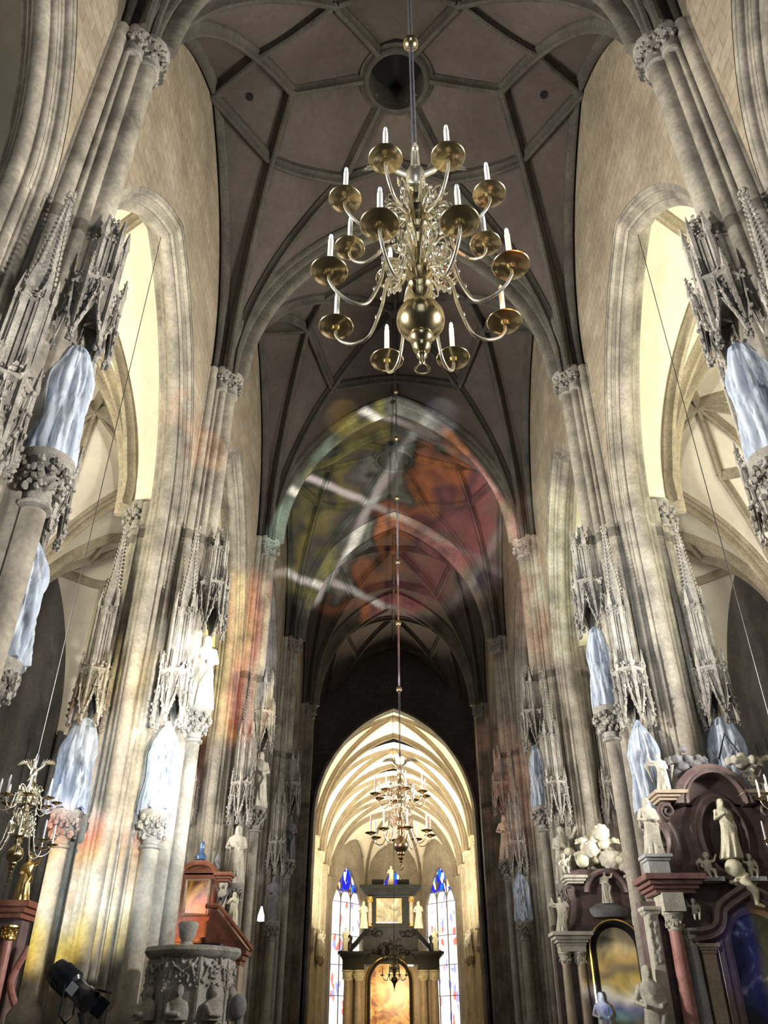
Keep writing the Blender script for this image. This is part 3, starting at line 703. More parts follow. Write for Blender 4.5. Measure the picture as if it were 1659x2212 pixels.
# wall above the choir arch
YC = 58.8
def carc(x): return 14.2 + arc(x, 5.8, 8.05)
mb = MB(); xs = [5.8 * sin(pi / 2 * (-1 + i / 20)) for i in range(41)]
for y in (YC, YC + .9):
    mb.grid([[(x, y, carc(x) + (29 - carc(x)) * i / 6) for i in range(7)] for x in xs])
    for sx in (-1, 1): mb.grid([[(sx * (5.8 + .7 * j / 2), y, z) for z in (0, 14.2, 29)] for j in range(3)])
mb.grid([[(x, y, carc(x)) for y in (YC, YC + .9)] for x in xs])
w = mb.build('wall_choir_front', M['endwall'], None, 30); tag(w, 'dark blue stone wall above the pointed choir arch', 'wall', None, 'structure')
pts = [Vector((5.75 * sin(pi / 2 * q), YC, 14.2 + arc(5.75 * sin(pi / 2 * q), 5.75, 8.0))) for q in [-1 + i / 24 for i in range(49)]]
pts = [Vector((-5.75, YC, 0)), Vector((-5.75, YC, 8))] + pts + [Vector((5.75, YC, 8)), Vector((5.75, YC, 0))]
up = [Vector((0, -1, 0)).cross((pts[min(i + 1, len(pts) - 1)] - pts[max(i - 1, 0)]).normalized()).normalized() for i in range(len(pts))]
MB().sweep([(-.3, .1), (-.3, -.08), (-.15, -.16), (0, -.22), (.15, -.16), (.3, -.08), (.3, .1)], pts, Vector((0, 1, 0)), up).build('arch_moulding', M['tarch'], w)

# ------------------------------------------------------------------ choir
CB = 6.3; CW = 6.4
for k in range(4):
    yc = YC + CB * (k + .5)
    v = Vault(0, yc, CW + .05, CB / 2, 14.3, 6.1, (8.0, 7.3, 6.7, 6.1)[k], 2.9, (7.0, 6.4, 5.9, 5.4)[k], 6)
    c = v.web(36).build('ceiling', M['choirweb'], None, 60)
    tag(c, 'glowing cream choir vault with brown ribs, %s bay' % ('first and highest', 'second', 'third', 'rearmost')[k], 'vault', 'bays of the choir vault', 'structure')
    for sx in (-1, 1):
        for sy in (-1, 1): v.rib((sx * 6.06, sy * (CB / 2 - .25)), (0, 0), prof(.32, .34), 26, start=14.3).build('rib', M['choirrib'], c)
    p = v.P(0, 0); MB().lathe([(.4, .05), (.42, -.35), (.3, -.5), (.05, -.55)], 16, p).build('boss', M['choirrib'], c)
    pts = [Vector((6.06 * sin(pi / 2 * q), yc + CB / 2, 14.3 + arc(6.06 * sin(pi / 2 * q), 6.06, v.fh))) for q in [-1 + i / 24 for i in range(49)]]
    up = [Vector((0, -1, 0)).cross((pts[min(i + 1, 48)] - pts[max(i - 1, 0)]).normalized()).normalized() for i in range(49)]
    MB().sweep([(a * .5, b * .65) for a, b in TARCH], pts, Vector((0, 1, 0)), up).build('transverse_arch', M['choirrib'], c)
YA = YC + 4 * CB   # 84
# apse: half polygon, ribs meet at the crown
AP = [(-CW, YA), (-CW + .1, YA + .6), (-2.8, YA + 4.8), (2.8, YA + 4.8), (CW - .1, YA + .6), (CW, YA)]
crown = Vector((0, YA, 14.3 + 5.9)); mb = MB()
def apse_pt(i, t, s):
    a = Vector((*AP[i], 0)); b = Vector((*AP[i + 1], 0)); base = a.lerp(b, s); c = Vector((0, YA, 0))
    bulge = 4.0 * (1 - (2 * s - 1) ** 2) ** .6
    q = base.lerp(c, 1 - cos(pi / 2 * t)); h = 14.3 + max(5.9 * sin(pi / 2 * t) ** .9, bulge * (1 - t) ** .5 * 1.2 if t < 1 else 0)
    return Vector((q.x, q.y, min(h, 14.3 + 5.9)))
for i in range(5): mb.grid([[apse_pt(i, t / 12, s / 10) for s in range(11)] for t in range(13)])
c = mb.build('ceiling', M['choirweb'], None, 60); tag(c, 'cream rib vault of the apse behind the high altar', 'vault', None, 'structure')
for i in range(1, 5):
    pts = [apse_pt(i, t / 14, 0) if i < 5 else apse_pt(4, t / 14, 1) for t in range(15)]
    d = (Vector((0, YA, 0)) - Vector((*AP[i], 0))).normalized(); S = Vector((d.y, -d.x, 0))
    up = [S.cross((pts[min(j + 1, 14)] - pts[max(j - 1, 0)]).normalized()).normalized() for j in range(15)]
    MB().sweep(prof(.32, .34), pts, S, up).build('rib', M['choirrib'], c)
# choir side walls with shafts, and apse wall with pointed window openings
for side in (-1, 1):
    mb = MB().box(min(side * CW, side * (CW + .5)), max(side * CW, side * (CW + .5)), YC + .9, YA, 0, 22.3)
    for k in range(0, 5):
        y = YC + CB * k + (.55 if k == 0 else 0)
        for dx, dy, r in ((0, 0, .2), (.1, .3, .13), (.1, -.3, .13), (.16, .55, .1), (.16, -.55, .1)): mb.lathe([(r, 0), (r, 14.3)], 10, (side * (CW - .22 + dx), y + dy, 0))
        for dx, dy in ((0, 0), (.1, .3), (.1, -.3)): mb.lathe([(.15, 13.5), (.26, 14.1), (.3, 14.3)], 10, (side * (CW - .2 + dx), y + dy, 0)); lumpy(mb, (side * (CW - .2 + dx), y + dy, 13.8), .2, .4, 14, .05, .1)
    for k in range(4):
        for i in range(5):
            y = YC + CB * k + 1.35 + i * .9; mb.lathe([(.11, 1), (.11, 16.2 - abs(i - 2) * 1.0)], 6, (side * (CW - .06), y, 0))
    w = mb.build('wall_choir_' + ('left' if side < 0 else 'right'), M['choirwall']); tag(w, '%s choir wall with dense gold-lit wall shafts' % ('left' if side < 0 else 'right'), 'wall', None, 'structure')
    for k, yy in ((0, 62.8), (1, 71.0), (1, 73.6)):
        m2 = MB().lathe([(.12, -.5), (.3, -.1), (.34, 0), (.05, 0)], 10); lumpy(m2, (0, 0, -.3), .26, .25, 14, .05, .09)
        m2.build('console', M['choirwall'], w, 40, (side * (CW - .45), yy, 6.6))
mb = MB(); WN = []
for i in range(5):
    a = Vector((*AP[i], 0)); b = Vector((*AP[i + 1], 0)); L_ = (b - a).length
    open_ = i in (1, 2, 3)
    hw = .39 if i != 2 else .34
    def wz(s): return 12.2 + 3.4 * (1 - min(1, abs(s - .5) / hw) ** 1.6)
    ss = [0, .5 - hw] + [.5 - hw + 2 * hw * j / 12 for j in range(13)] + [.5 + hw, 1]
    top = lambda s: max(20.5, 14)
    if not open_: mb.grid([[a.lerp(b, s) + Vector((0, 0, z)) for z in (0, 19)] for s in (0, 1)]); continue
    for off in (0, .6):
        n = Vector((b.y - a.y, -(b.x - a.x), 0)).normalized(); n = n if n.dot(a.lerp(b, .5) - Vector((0, YA, 0))) > 0 else -n
        o_ = n * off
        mb.grid([[a.lerp(b, s) + o_ + Vector((0, 0, z)) for z in (0, 19.5)] for s in (0, .5 - hw)]); mb.grid([[a.lerp(b, s) + o_ + Vector((0, 0, z)) for z in (0, 19.5)] for s in (.5 + hw, 1)])
        q = [.5 - hw + 2 * hw * j / 14 for j in range(15)]
        mb.grid([[a.lerp(b, s) + o_ + Vector((0, 0, z)) for z in (wz(s), 19.5)] for s in q]); mb.grid([[a.lerp(b, s) + o_ + Vector((0, 0, z)) for z in (0, 2.0)] for s in q])
    rim = [(s, wz(s)) for s in q]; rim = [(.5 - hw, 2.0)] + rim + [(.5 + hw, 2.0), (.5 - hw, 2.0)]
    mb.grid([[a.lerp(b, s) + n * o + Vector((0, 0, z)) for o in (0, .6)] for s, z in rim])
    WN.append((i, a, b, n, hw, wz, q))
w = mb.build('wall_apse', M['choirwall'], None, 30); tag(w, 'apse wall pierced by tall pointed windows behind the high altar', 'wall', None, 'structure')
for num, (i, a, b, n, hw, wz, q) in enumerate(WN):
    o = MB().loft([[a.lerp(b, s) + n * d + Vector((0, 0, z)) for s, z in [(s, wz(s)) for s in q] + [(.5 + hw, 2.0), (.5 - hw, 2.0)]] for d in (.3, .34)]).build('window_%d' % (num + 1), M['glass'], None, 0)
    tag(o, 'tall pointed stained glass window %s the high altar' % ('left of', 'rising directly behind', 'right of')[num], 'window', None, 'structure')
    fr = MB()
    for e in (.5 - hw / 3, .5 + hw / 3):
        fr.tube([a.lerp(b, e) + n * .27 + Vector((0, 0, z)) for z in (2, wz(e))], .06, 6)
    for z in (4.5, 7, 9.5, 12.4): fr.tube([a.lerp(b, .5 - hw) + n * .27 + Vector((0, 0, z)), a.lerp(b, .5 + hw) + n * .27 + Vector((0, 0, z))], .035, 5)
    for e0 in (.5 - 2 * hw / 3, .5, .5 + 2 * hw / 3):
        fr.tube([a.lerp(b, e0 + hw / 3 * cos(t)) + n * .27 + Vector((0, 0, 12.5 + 1.0 * sin(t))) for t in [pi * j / 10 for j in range(11)]], .06, 5)
    fr.build('tracery', M['choirrib'], o)

# ------------------------------------------------------------------ figures
def robed(raised=0, lean=0.0, veil=False, wings=False, wide=1.0, seed=1):
    """standing robed statue, 1 m tall, facing -y, feet on z=0"""
    random.seed(seed); mb = MB(); n = 44; rings = []; ph = rnd(0, 6)
    lv = [(0, .17, .14), (.04, .172, .14), (.15, .155, .13), (.3, .14, .115), (.45, .125, .10), (.53, .115, .088), (.6, .112, .08), (.68, .122, .08), (.75, .128, .078), (.79, .118, .07), (.825, .08, .055), (.845, .045, .042), (.87, .036, .036)]
    for z, rx, ry in lv:
        a = .2 * max(0.12, 1 - z / .66)
        ox = lean * (sin(pi * min(1, z / .8)) * .05) + lean * .03 * z; oy = -.02 * sin(pi * z)
        rings.append([(ox + rx * wide * (1 + a * (1.6 * abs(sin(4 * t + ph + 2.5 * z)) - 1) + .5 * a * sin(11 * t - 3 * z)) * cos(t), oy + ry * wide * (1 + a * (1.6 * abs(sin(4 * t + ph + 2.5 * z)) - 1) + .5 * a * sin(11 * t - 3 * z)) * sin(t), z) for t in [2 * pi * j / n for j in range(n)]])
    mb.loft(rings); hx = lean * .03
    mb.lump((hx, -.012, .928), .05, .058, .07, 12, 8); mb.lump((hx, -.068, .918), .011, .016, .018, 6, 4)   # head, nose
    mb.lump((hx, -.055, .888), .024, .02, .018, 6, 4); mb.lump((hx, -.05, .945), .036, .018, .01, 8, 4)    # chin, brow
    mb.lump((hx, .018, .94), .058, .055, .066, 10, 6)                                                       # hair
    if veil: mb.loft([[(hx + r * cos(t), .02 + r * .9 * sin(t), z) for t in [2 * pi * j / 14 for j in range(14)]] for z, r in ((.78, .085), (.86, .065), (.93, .064), (.98, .05), (1.0, .02))])
    for s in (-1, 1):
        sh = (s * .105 * wide + hx, 0, .785)
        if raised == s or raised == 2: el = (s * .2, -.03, .80); ha = (s * .25, -.07, .95)
        elif raised == 3: el = (s * .16, -.03, .64); ha = (s * .03, -.13, .72)
        else: el = (s * .17, .0, .62); ha = (s * .09, -.14, .58)
        mb.tube([sh, el, ha], [.045, .038, .024], 8); mb.lump(ha, .022, .026, .03, 7, 5)
        for q in range(4): mb.tube([ha, (ha[0] - s * .012 + s * .008 * q, ha[1] - .02, ha[2] + .035 - .004 * q)], [.008, .006], 5)
    # diagonal mantle
    mb.tube([(-.11, .03, .8), (.0, -.09, .66), (.12, -.08, .5), (.13, .02, .42)], [.035, .035, .04, .03], 8)
    mb.tube([(.12, -.07, .52), (.06, -.13, .34), (.08, -.13, .12)], [.035, .03, .02], 7)
    if wings:
        for s in (-1, 1):
            for q in range(6):
                mb.tube([(s * .06, .06, .72), (s * (.2 + .03 * q), .11, .9 - .03 * q), (s * (.3 - .015 * q), .12, .82 - .1 * q)], [.03, .035, .012], 6)
    return mb

def seated(wings=True, flip=1, seed=3, twist=0.0):
    """small seated winged putto, 1 m from seat-hanging feet to crown"""
    mb = MB()
    mb.loft([[(rx * cos(t), oy + ry * sin(t), z) for t in [2 * pi * j / 14 for j in range(14)]] for z, rx, ry, oy in ((.28, .13, .12, .02), (.36, .16, .14, .01), (.48, .13, .115, 0), (.6, .14, .11, 0), (.68, .11, .08, 0), (.72, .05, .05, 0))])
    mb.lump((0, -.02, .84), .105, .115, .125, 12, 8); mb.lump((0, -.135, .83), .02, .025, .025, 6, 4); mb.lump((0, .03, .87), .115, .11, .115, 10, 6)
    for s in (-1, 1):
        mb.tube([(s * .08, -.02, .34), (s * .12, -.24, .32), (s * .1 + .03 * flip, -.25, .12), (s * .1 + .05 * flip, -.32, .06)], [.085, .07, .048, .03], 8)
        up_ = s == flip
        el = (s * .24, -.02, .66 if up_ else .5); ha = (s * .33, -.08, .86) if up_ else (s * .18, -.18, .4)
        mb.tube([(s * .12, 0, .65), el, ha], [.055, .045, .032], 8); mb.lump(ha, .035, .03, .04, 6, 4)
        if wings:
            for q in range(4): mb.tube([(s * .05, .1, .62), (s * (.22 + .04 * q), .16, .78 - .05 * q), (s * (.34 - .02 * q), .17, .66 - .1 * q)], [.03, .035, .012], 6)
    return mb

def cloud(n, r, h, seed, heads=2):
    random.seed(seed); mb = MB()
    for i in range(n):
        a = rnd(0, 2 * pi); q = rnd(0, r); s_ = rnd(.1, .2) * (r + .25)
        mb.lump((q * cos(a), q * .5 * sin(a), .12 + rnd(0, h) * (1 - .6 * q / r)), s_, s_ * .8, s_ * .75, 10, 7)
    for i in range(heads):
        x = -r * .55 + 1.1 * r * i / max(1, heads - 1) if heads > 1 else 0; z = h * .7
        mb.lump((x, -.25 * r - .1, z), .085, .09, .1, 10, 7); mb.lump((x, -.25 * r - .19, z - .01), .016, .02, .02, 5, 4)
        for s in (-1, 1):
            for q in range(3): mb.tube([(x, -.2 * r - .08, z - .06), (x + s * .14, -.2 * r - .1, z + .05 - .06 * q), (x + s * .24, -.2 * r - .08, z - .02 - .07 * q)], [.03, .035, .01], 5)
    return mb

VX = .0115
FIG = {'a': remeshed(robed(0, .4, True, seed=1), VX, 'figure', M['statue']), 'b': remeshed(robed(1, -.6, False, seed=2), VX, 'figure', M['statue']),
       'c': remeshed(robed(3, .8, True, seed=5, wide=1.05), VX, 'figure', M['statue_cream']), 'd': remeshed(robed(-1, .5, False, True, seed=8), VX, 'figure', M['statue']),
       'k': remeshed(robed(0, .2, True, seed=9), VX, 'figure', M['statue_dark']),
       'p': remeshed(seated(True, 1), .018, 'figure', M['statue']), 'q': remeshed(seated(True, -1), .018, 'figure', M['statue'])}
def statue(kind, loc, h, label, cat='statue', group=None, rz=0.0, mat=None):
    me = FIG[kind]
    o = obj('statue' if kind not in 'pq' else 'putto', me, None, loc, rz, h); tag(o, label, cat, group)
    if mat:
        o.data = me.copy(); o.data.materials.clear(); o.data.materials.append(mat)
    return o

def sheet_mb(h, r, seed, top=.3, waist=.75):
    """plastic sheeting tied over a statue: gathered top, creased folds, loose hem"""
    random.seed(seed); n = 96; rings = []; p1, p2, p3 = rnd(0, 6), rnd(0, 6), rnd(0, 6)
    for i in range(27):
        t = i / 26; base = r * (1.0 - .12 * sin(pi * t)) if t < .6 else r * (.9 - (.9 - top) * ((t - .6) / .4) ** 1.6)
        ring = []
        for j in range(n):
            a = 2 * pi * j / n
            f = .10 * sin(3 * a + p1 + 2.2 * t) + .26 * (abs(sin(3.5 * a + p2 - 2.2 * t)) - .6) + .17 * (abs(sin(6.5 * a + p3 + 3 * t)) - .6) + .05 * sin(11 * t + a * 2)
            q = base * (1 + f) + .012 * rnd(-1, 1)
            ring.append((q * cos(a), q * .85 * sin(a), h * t + (.05 * sin(6 * a + p2) if i == 0 else 0)))
        rings.append(ring)
    rings.append([(x * .3, y * .3, z + .05 * h) for x, y, z in rings[-1]])
    return MB().loft(rings, caps=False)
SHEETS = [(sheet_mb(2.12, .33, 31, .4), 'up'), (sheet_mb(1.95, .36, 32, .16), 'lo'), (sheet_mb(2.0, .42, 37, .5), 'lo2')]
for i, (m, _) in enumerate(SHEETS): MESH['sheet%d' % i] = m.mesh('plastic_cover', M['plastic'], 50)

def wrapped(side, k, sp, sheet, label, rz=0.0):
    t = thing('wrapped_statue', label, 'statue', (side * (PX + sp[0]), pil_y(k) + sp[1], sp[2]), rz if side > 0 else -rz, 'statues wrapped in plastic sheeting')
    obj('figure', FIG['k'], t, (0, 0, 0.0), 0, (1.2, 1.2, 1.78 if sheet else 1.95))
    obj('plastic_cover', MESH['sheet%d' % sheet], t, (0, 0, 0.0))
wrapped(-1, 0, SP_UP, 0, 'plastic-wrapped statue at the upper left on the big dark foliage console', -.6)
wrapped(-1, 0, SP_LO3, 1, 'pale blue wrapped statue at the left edge, low behind a round colonnette', -.6)
wrapped(1, 0, SP_UP, 0, 'plastic-wrapped statue at the upper right edge under the nearest right canopy', -.6)
wrapped(-1, 1, SP_LO2, 2, 'bright white wrapped statue beside the left aisle chandelier', -.3)
wrapped(-1, 1, SP_LO1, 1, 'pale blue wrapped statue on the sunlit left pillar, right of the whitest one', -.3)
wrapped(1, 1, SP_UP, 0, 'slim white wrapped statue high on the broad right pillar', -.3)
wrapped(1, 1, SP_LO1, 1, 'blue-white pleated wrapped statue just left of the big baroque altar top', -.3)
wrapped(1, 1, SP_LO2, 2, 'bright wrapped statue with a black triangle, behind the top of the big baroque altar', -.3)
wrapped(1, 2, SP_UP, 0, 'small wrapped statue on the right pillar behind the arched painting altar', -.2)
wrapped(1, 3, SP_LO1, 1, 'dim violet wrapped statue on the reddish last right pillar', -.2)
t = [o for o in COL.objects if o.get('label', '').startswith('bright wrapped statue with a black')][0]
MB().tube([(-.28, -.5, 1.0), (-.05, -.5, 1.55), (.2, -.5, 1.02)], .025, 6).build('black_triangle_frame', M['black'], t)

statue('a', (-PX + 1.38, pil_y(1), 8.3), 2.0, 'sunlit pale statue high on the broad left pillar, under the white canopy', group='statues on the pillar consoles')
statue('a', (-PX + 1.38, pil_y(2), 8.3), 2.0, 'white-lit stone statue above the red marble altar roof', group='statues on the pillar consoles')
statue('a', (-PX + .98, pil_y(2) - .88, 5.68), 1.85, 'tall stone statue standing right of the small red altar painting', group='statues on the pillar consoles')
statue('k', (-PX + 1.38, pil_y(3), 8.3), 2.0, 'dark statue high on the last left pillar', group='statues on the pillar consoles')
statue('k', (-PX + .98, pil_y(3) - .88, 5.68), 1.85, 'dark statue low on the last left pillar', group='statues on the pillar consoles')
statue('b', (PX - .98, pil_y(2) - .88, 5.68), 1.8, 'grey statue behind the cloud top of the arched painting altar', group='statues on the pillar consoles')
statue('a', (PX - 1.38, pil_y(3), 8.3), 2.0, 'reddish-lit statue high on the last right pillar', group='statues on the pillar consoles')
for side in (-1, 1):
    for yy in (62.8, 71.0, 73.6):
        statue('ab'[int(yy) % 2], (side * (CW - .45), yy, 6.6), 1.9, 'gold-lit statue on a bracket of the %s choir wall, %s' % ('left' if side < 0 else 'right', {62.8: 'nearest the choir arch', 71.0: 'in the middle', 73.6: 'closest to the high altar'}[yy]), group='statues along the choir walls', rz=-side * 1.3)

# ------------------------------------------------------------------ chandeliers (local z = 0 at the middle of the ball)
def spiral(cx, cz, r0, turns, a0, n=26, sgn=1):
    return [(cx + r0 * (1 - .8 * i / n) * cos(a0 + sgn * turns * 2 * pi * i / n), cz + r0 * (1 - .8 * i / n) * sin(a0 + sgn * turns * 2 * pi * i / n)) for i in range(n + 1)]
def catm(P, n=6):
    out = []; P = [Vector(p) for p in P]; Q = [P[0] * 2 - P[1]] + P + [P[-1] * 2 - P[-2]]
    for i in range(1, len(Q) - 2):
        for j in range(n):
            t = j / n; a, b, c, d = Q[i - 1:i + 3]
            out.append(.5 * ((2 * b) + (c - a) * t + (2 * a - 5 * b + 4 * c - d) * t * t + (3 * b - a - 3 * c + d) * t ** 3))
    return out + [P[-1]]
def arm_mb(R, z0, zp):
    pts = catm([(.1, 0, z0), (.22, 0, z0 + .09), (.33, 0, z0 + .04), (.37, 0, z0 - .12), (.40, 0, z0 - .3), (R * .58, 0, zp - .2), (R * .75, 0, zp - .25), (R * .91, 0, zp - .17), (R * .99, 0, zp - .06), (R, 0, zp)])
    mb = MB().tube(pts, [.017] * len(pts), 7)
    for i in (14, 20, 26): mb.lump(pts[i] + Vector((.018, 0, .0)), .022, .016, .03, 6, 4)
    sp = spiral(.27, z0 - .06, .085, 1.3, pi * .6, sgn=-1); mb.tube([(x, 0, z) for x, z in sp], .011, 5)
    for q in range(5): mb.lump((.2 + .03 * q, 0, z0 - .14 + .025 * (q % 2)), .02, .008, .045, 6, 4, q)
    return mb
def pan_mb(k): return MB().lathe([(.022, -.055), (.05, -.05), (.03, -.03), (.06, -.012), (.075, -.014), (.085, -.006), (.12 * k, -.008), (.13 * k, .0), (.16 * k, .01), (.172 * k, .016), (.174 * k, .022), (.165 * k, .02), (.12 * k, .004), (.05, 0), (.05, .06), (.035, .065), (.03, .01)], 26)
CANDLE = MB().lathe([(.026, 0), (.026, .42), (.02, .44)], 12); TIP = MB().lathe([(.02, 0), (.022, .03), (.016, .06), (.003, .08)], 10)
STEM = [(.008, -.56), (.03, -.53), (.022, -.49), (.05, -.45), (.035, -.41), (.075, -.375), (.085, -.33), (.06, -.3), (.1, -.265), (.115, -.22), (.105, -.19), (.13, -.17), (.185, -.12), (.218, -.05), (.225, .0), (.218, .06), (.185, .13), (.13, .18), (.1, .2), (.09, .26), (.115, .32), (.12, .36), (.09, .38), (.10, .44), (.115, .46), (.10, .49), (.09, .52), (.13, .6), (.135, .72), (.1, .76), (.07, .80), (.075, .9), (.06, 1.0), (.065, 1.08), (.1, 1.14), (.105, 1.2), (.075, 1.24), (.085, 1.3), (.11, 1.34), (.09, 1.38), (.12, 1.46), (.13, 1.58), (.1, 1.62), (.06, 1.68), (.085, 1.76), (.07, 1.86), (.03, 1.92), (.03, 2.0)]
def eagle_mb():
    mb = MB(); mb.lump((0, 0, 2.14), .085, .075, .15, 12, 8); mb.tube([(0, -.02, 2.24), (0, -.05, 2.34), (0, -.07, 2.38)], [.045, .035, .03], 8); mb.lump((0, -.09, 2.4), .032, .045, .035, 8, 6)
    mb.tube([(0, -.12, 2.4), (0, -.16, 2.385), (0, -.165, 2.37)], [.014, .009, .003], 6)
    for s in (-1, 1):
        mb.tube([(s * .05, .02, 2.2), (s * .16, .04, 2.3), (s * .24, .05, 2.42)], [.035, .03, .012], 7)
        for q in range(8):
            b = (s * (.1 + .016 * q), .035, 2.24 + .02 * q); a = radians(78 - 13 * q)
            mb.tube([b, (b[0] + s * .13 * cos(a), .05, b[2] + .13 * sin(a)), (b[0] + s * .24 * cos(a), .06, b[2] + .23 * sin(a))], [.016, .02, .004], 5)
        mb.tube([(s * .04, 0, 2.04), (s * .07, -.03, 1.98), (s * .09, -.06, 1.95)], [.025, .015, .008], 6)
        for q in range(3): mb.tube([(s * .02 * q, .03, 2.05), (s * .035 * q, .05, 1.93)], [.02, .008], 5)
    return mb
def orn_mb(z, r, n, sc, seed):
    random.seed(seed); mb = MB()
    for j in range(n):
        a = 2 * pi * j / n + .2; one = MB()
        one.tube([(r + x, 0, z + q) for x, q in spiral(.11 * sc, .0, .1 * sc, 1.4, pi)], .009, 5)
        one.tube(catm([(r - .05, 0, z - .02), (r + .06, 0, z + .17 * sc), (r + .17, 0, z + .2 * sc), (r + .2, 0, z + .05 * sc)]), .01, 5)
        for q in range(7): one.lump((r + .04 + .03 * q, rnd(-.03, .03), z + rnd(-.07, .12) * sc), .028, .008, .045, 6, 4, rnd(0, 3))
        mb.merge(one, Matrix.Rotation(a, 4, 'Z'))
    return mb
CH = {'stem': MB().lathe(STEM, 36).mesh('stem', M['brass'], 50), 'eagle': eagle_mb().moved(0, 0, -.55, 1.28).mesh('eagle', M['silver'], 60), 'ring': None,
      'orn': orn_mb(.72, .13, 8, 1.3, 3).merge(orn_mb(.98, .1, 6, .9, 4)).mesh('scroll_ornament', M['silver'], 60), 'orn2': orn_mb(1.62, .12, 8, 1.0, 5).mesh('scroll_ornament', M['silver'], 60),
      'arm1': arm_mb(.895, .66, .24).mesh('arm', M['silver'], 60), 'arm2': arm_mb(.775, 1.52, 1.36).mesh('arm', M['silver'], 60),
      'pan1': pan_mb(1.0).mesh('drip_pan', M['brass'], 50), 'pan2': pan_mb(.95).mesh('drip_pan', M['brass'], 50), 'candle': CANDLE.mesh('candle', M['candle'], 50), 'tip': TIP.mesh('bulb_tip', M['bulb'], 60),
      'fin': MB().tube([(.06 * cos(2 * pi * j / 16), 0, -.61 + .06 * sin(2 * pi * j / 16)) for j in range(17)], .012, 6, False).mesh('end_ring', M['brass'], 60),
      'clamp': MB().lathe([(.03, 2.4), (.045, 2.44), (.045, 2.62), (.035, 2.7), (.02, 2.74)], 12).mesh('cable_clamp', M['cable'], 50),
      'ball': MB().lump((0, 0, 0), .1, .1, .1, 20, 14).mesh('cable_ball', M['brass'], 80)}
def chandelier(loc, label, sc, top, balls=(), rz=0.39, cablemat='cable', double=True):
    t = thing('chandelier', label, 'chandelier', loc, 0, 'candle chandeliers', None, sc)
    for k in ('stem', 'eagle', 'orn', 'orn2', 'fin', 'clamp'): obj(CH[k].name.split('.')[0], CH[k], t)
    for tier, (R, zp) in ((1, (.895, .24)), (2, (.775, 1.36))):
        for j in range(8):
            a = obj('arm', CH['arm%d' % tier], t, (0, 0, 0), rz + 2 * pi * j / 8)
            obj('drip_pan', CH['pan%d' % tier], a, (R, 0, zp + .05)); obj('candle', CH['candle'], a, (R, 0, zp + .08)); obj('bulb_tip', CH['tip'], a, (R, 0, zp + .52))
    h = (top - loc[2]) / sc; w = .012
    mb = MB()
    for dx in ((-w * 1.3, w * 1.3) if double else (0,)): mb.tube([(dx, 0, 2.5), (dx, 0, h)], w / sc ** .5, 6)
    mb.build('cable', M[cablemat], t)
    for b in balls: obj('cable_ball', CH['ball'], t, (0, 0, (b - loc[2]) / sc))
    return t
chandelier((0.0, 5.2, 7.12), 'large brass candle chandelier hanging in the upper middle of the nave', 1.0, 28.0, (12.1,), rz=.36)
chandelier((0.0, 24.3, 6.1), 'distant candle chandelier hanging against the bright choir', 00.98, 28.05, [7.7 + b for b in (3.05, 5.35, 7.7, 10.4, 13.2, 15.6)], rz=.2)
chandelier((-6.46, 13.95, 4.05), 'small silvery chandelier hanging in the left arcade beside a wrapped statue', .6, 19.72, (), cablemat='blackcable', double=False)
chandelier((6.46, 13.95, 4.1), 'chandelier of the right arcade, mostly hidden beyond the right edge behind the big altar', .6, 19.72, (), cablemat='blackcable', double=False)
chandelier((6.5, 23.0, 3.75), 'golden chandelier partly hidden between the two right-hand altars', .6, 18.95, (), cablemat='blackcable', double=False)
chandelier((-0.12, 48.0, 3.9), 'small dark chandelier in front of the high altar painting', .75, 27.4, (), cablemat='blackcable', double=False)

t = thing('pendant_lamp', 'single white pendant lamp hanging right of the red marble altar', 'lamp', (-4.98, 32.0, 4.95))
MB().lathe([(.02, 0), (.13, .02), (.12, .2), (.05, .42), (.03, .5)], 14).build('lamp_shade', mat_plain('lit_glass_shade', (.95, .95, .95), .3, emit=((1, .97, .9), 1.2)), t)
MB().tube([(0, 0, .5), (0, 0, 20.3)], .012, 5).build('cable', M['blackcable'], t)

# ------------------------------------------------------------------ black stage spotlight on its stand
t = thing('stage_spotlight', 'black stage spotlight on a stand in front of the left pillar', 'spotlight', (-3.62, 9.6, 0))
f = MB(); f.lathe([(.0, -.26), (.12, -.26), (.13, -.2), (.13, .02), (.1, .05), (.1, .18), (.115, .2), (.115, .3), (.0, .3)], 18)
for q in range(5): f.lathe([(.13, -.17 + .04 * q), (.14, -.165 + .04 * q), (.14, -.155 + .04 * q), (.13, -.15 + .04 * q)], 18)
rot = Matrix.Translation((0, 0, 2.02)) @ Matrix.Rotation(radians(28), 4, 'Y') @ Matrix.Rotation(radians(95), 4, 'Y') @ Matrix.Rotation(.2, 4, 'X')
MB().merge(f, rot).build('housing', M['black'], t)
g = MB()
for s in (0, 1):
    for k in range(4):
        a = pi / 2 * k; g.merge(MB().box(-.09, .09, -.004, .004, 0, .12), rot @ Matrix.Translation((.12 * cos(a), .12 * sin(a), .29)) @ Matrix.Rotation(a + pi / 2, 4, 'Z') @ Matrix.Rotation(.45, 4, 'X'))
g.build('barn_door', M['black'], t)
MB().merge(MB().box(-.05, .05, -.137, -.128, .05, .15), rot).build('label_plate', M['lens'], t)
MB().tube([(0, -.2, 2.02), (0, -.2, 1.75), (0, 0, 1.68), (0, .2, 1.75), (0, .2, 2.02)], .012, 6).build('yoke', M['black'], t)
b = MB().tube([(0, 0, .0), (0, 0, 1.7)], .018, 8)
for k in range(3): b.tube([(0, 0, .7), (.5 * cos(k * 2.1), .5 * sin(k * 2.1), 0.012)], .012, 6)
b.build('stand', M['black'], t)

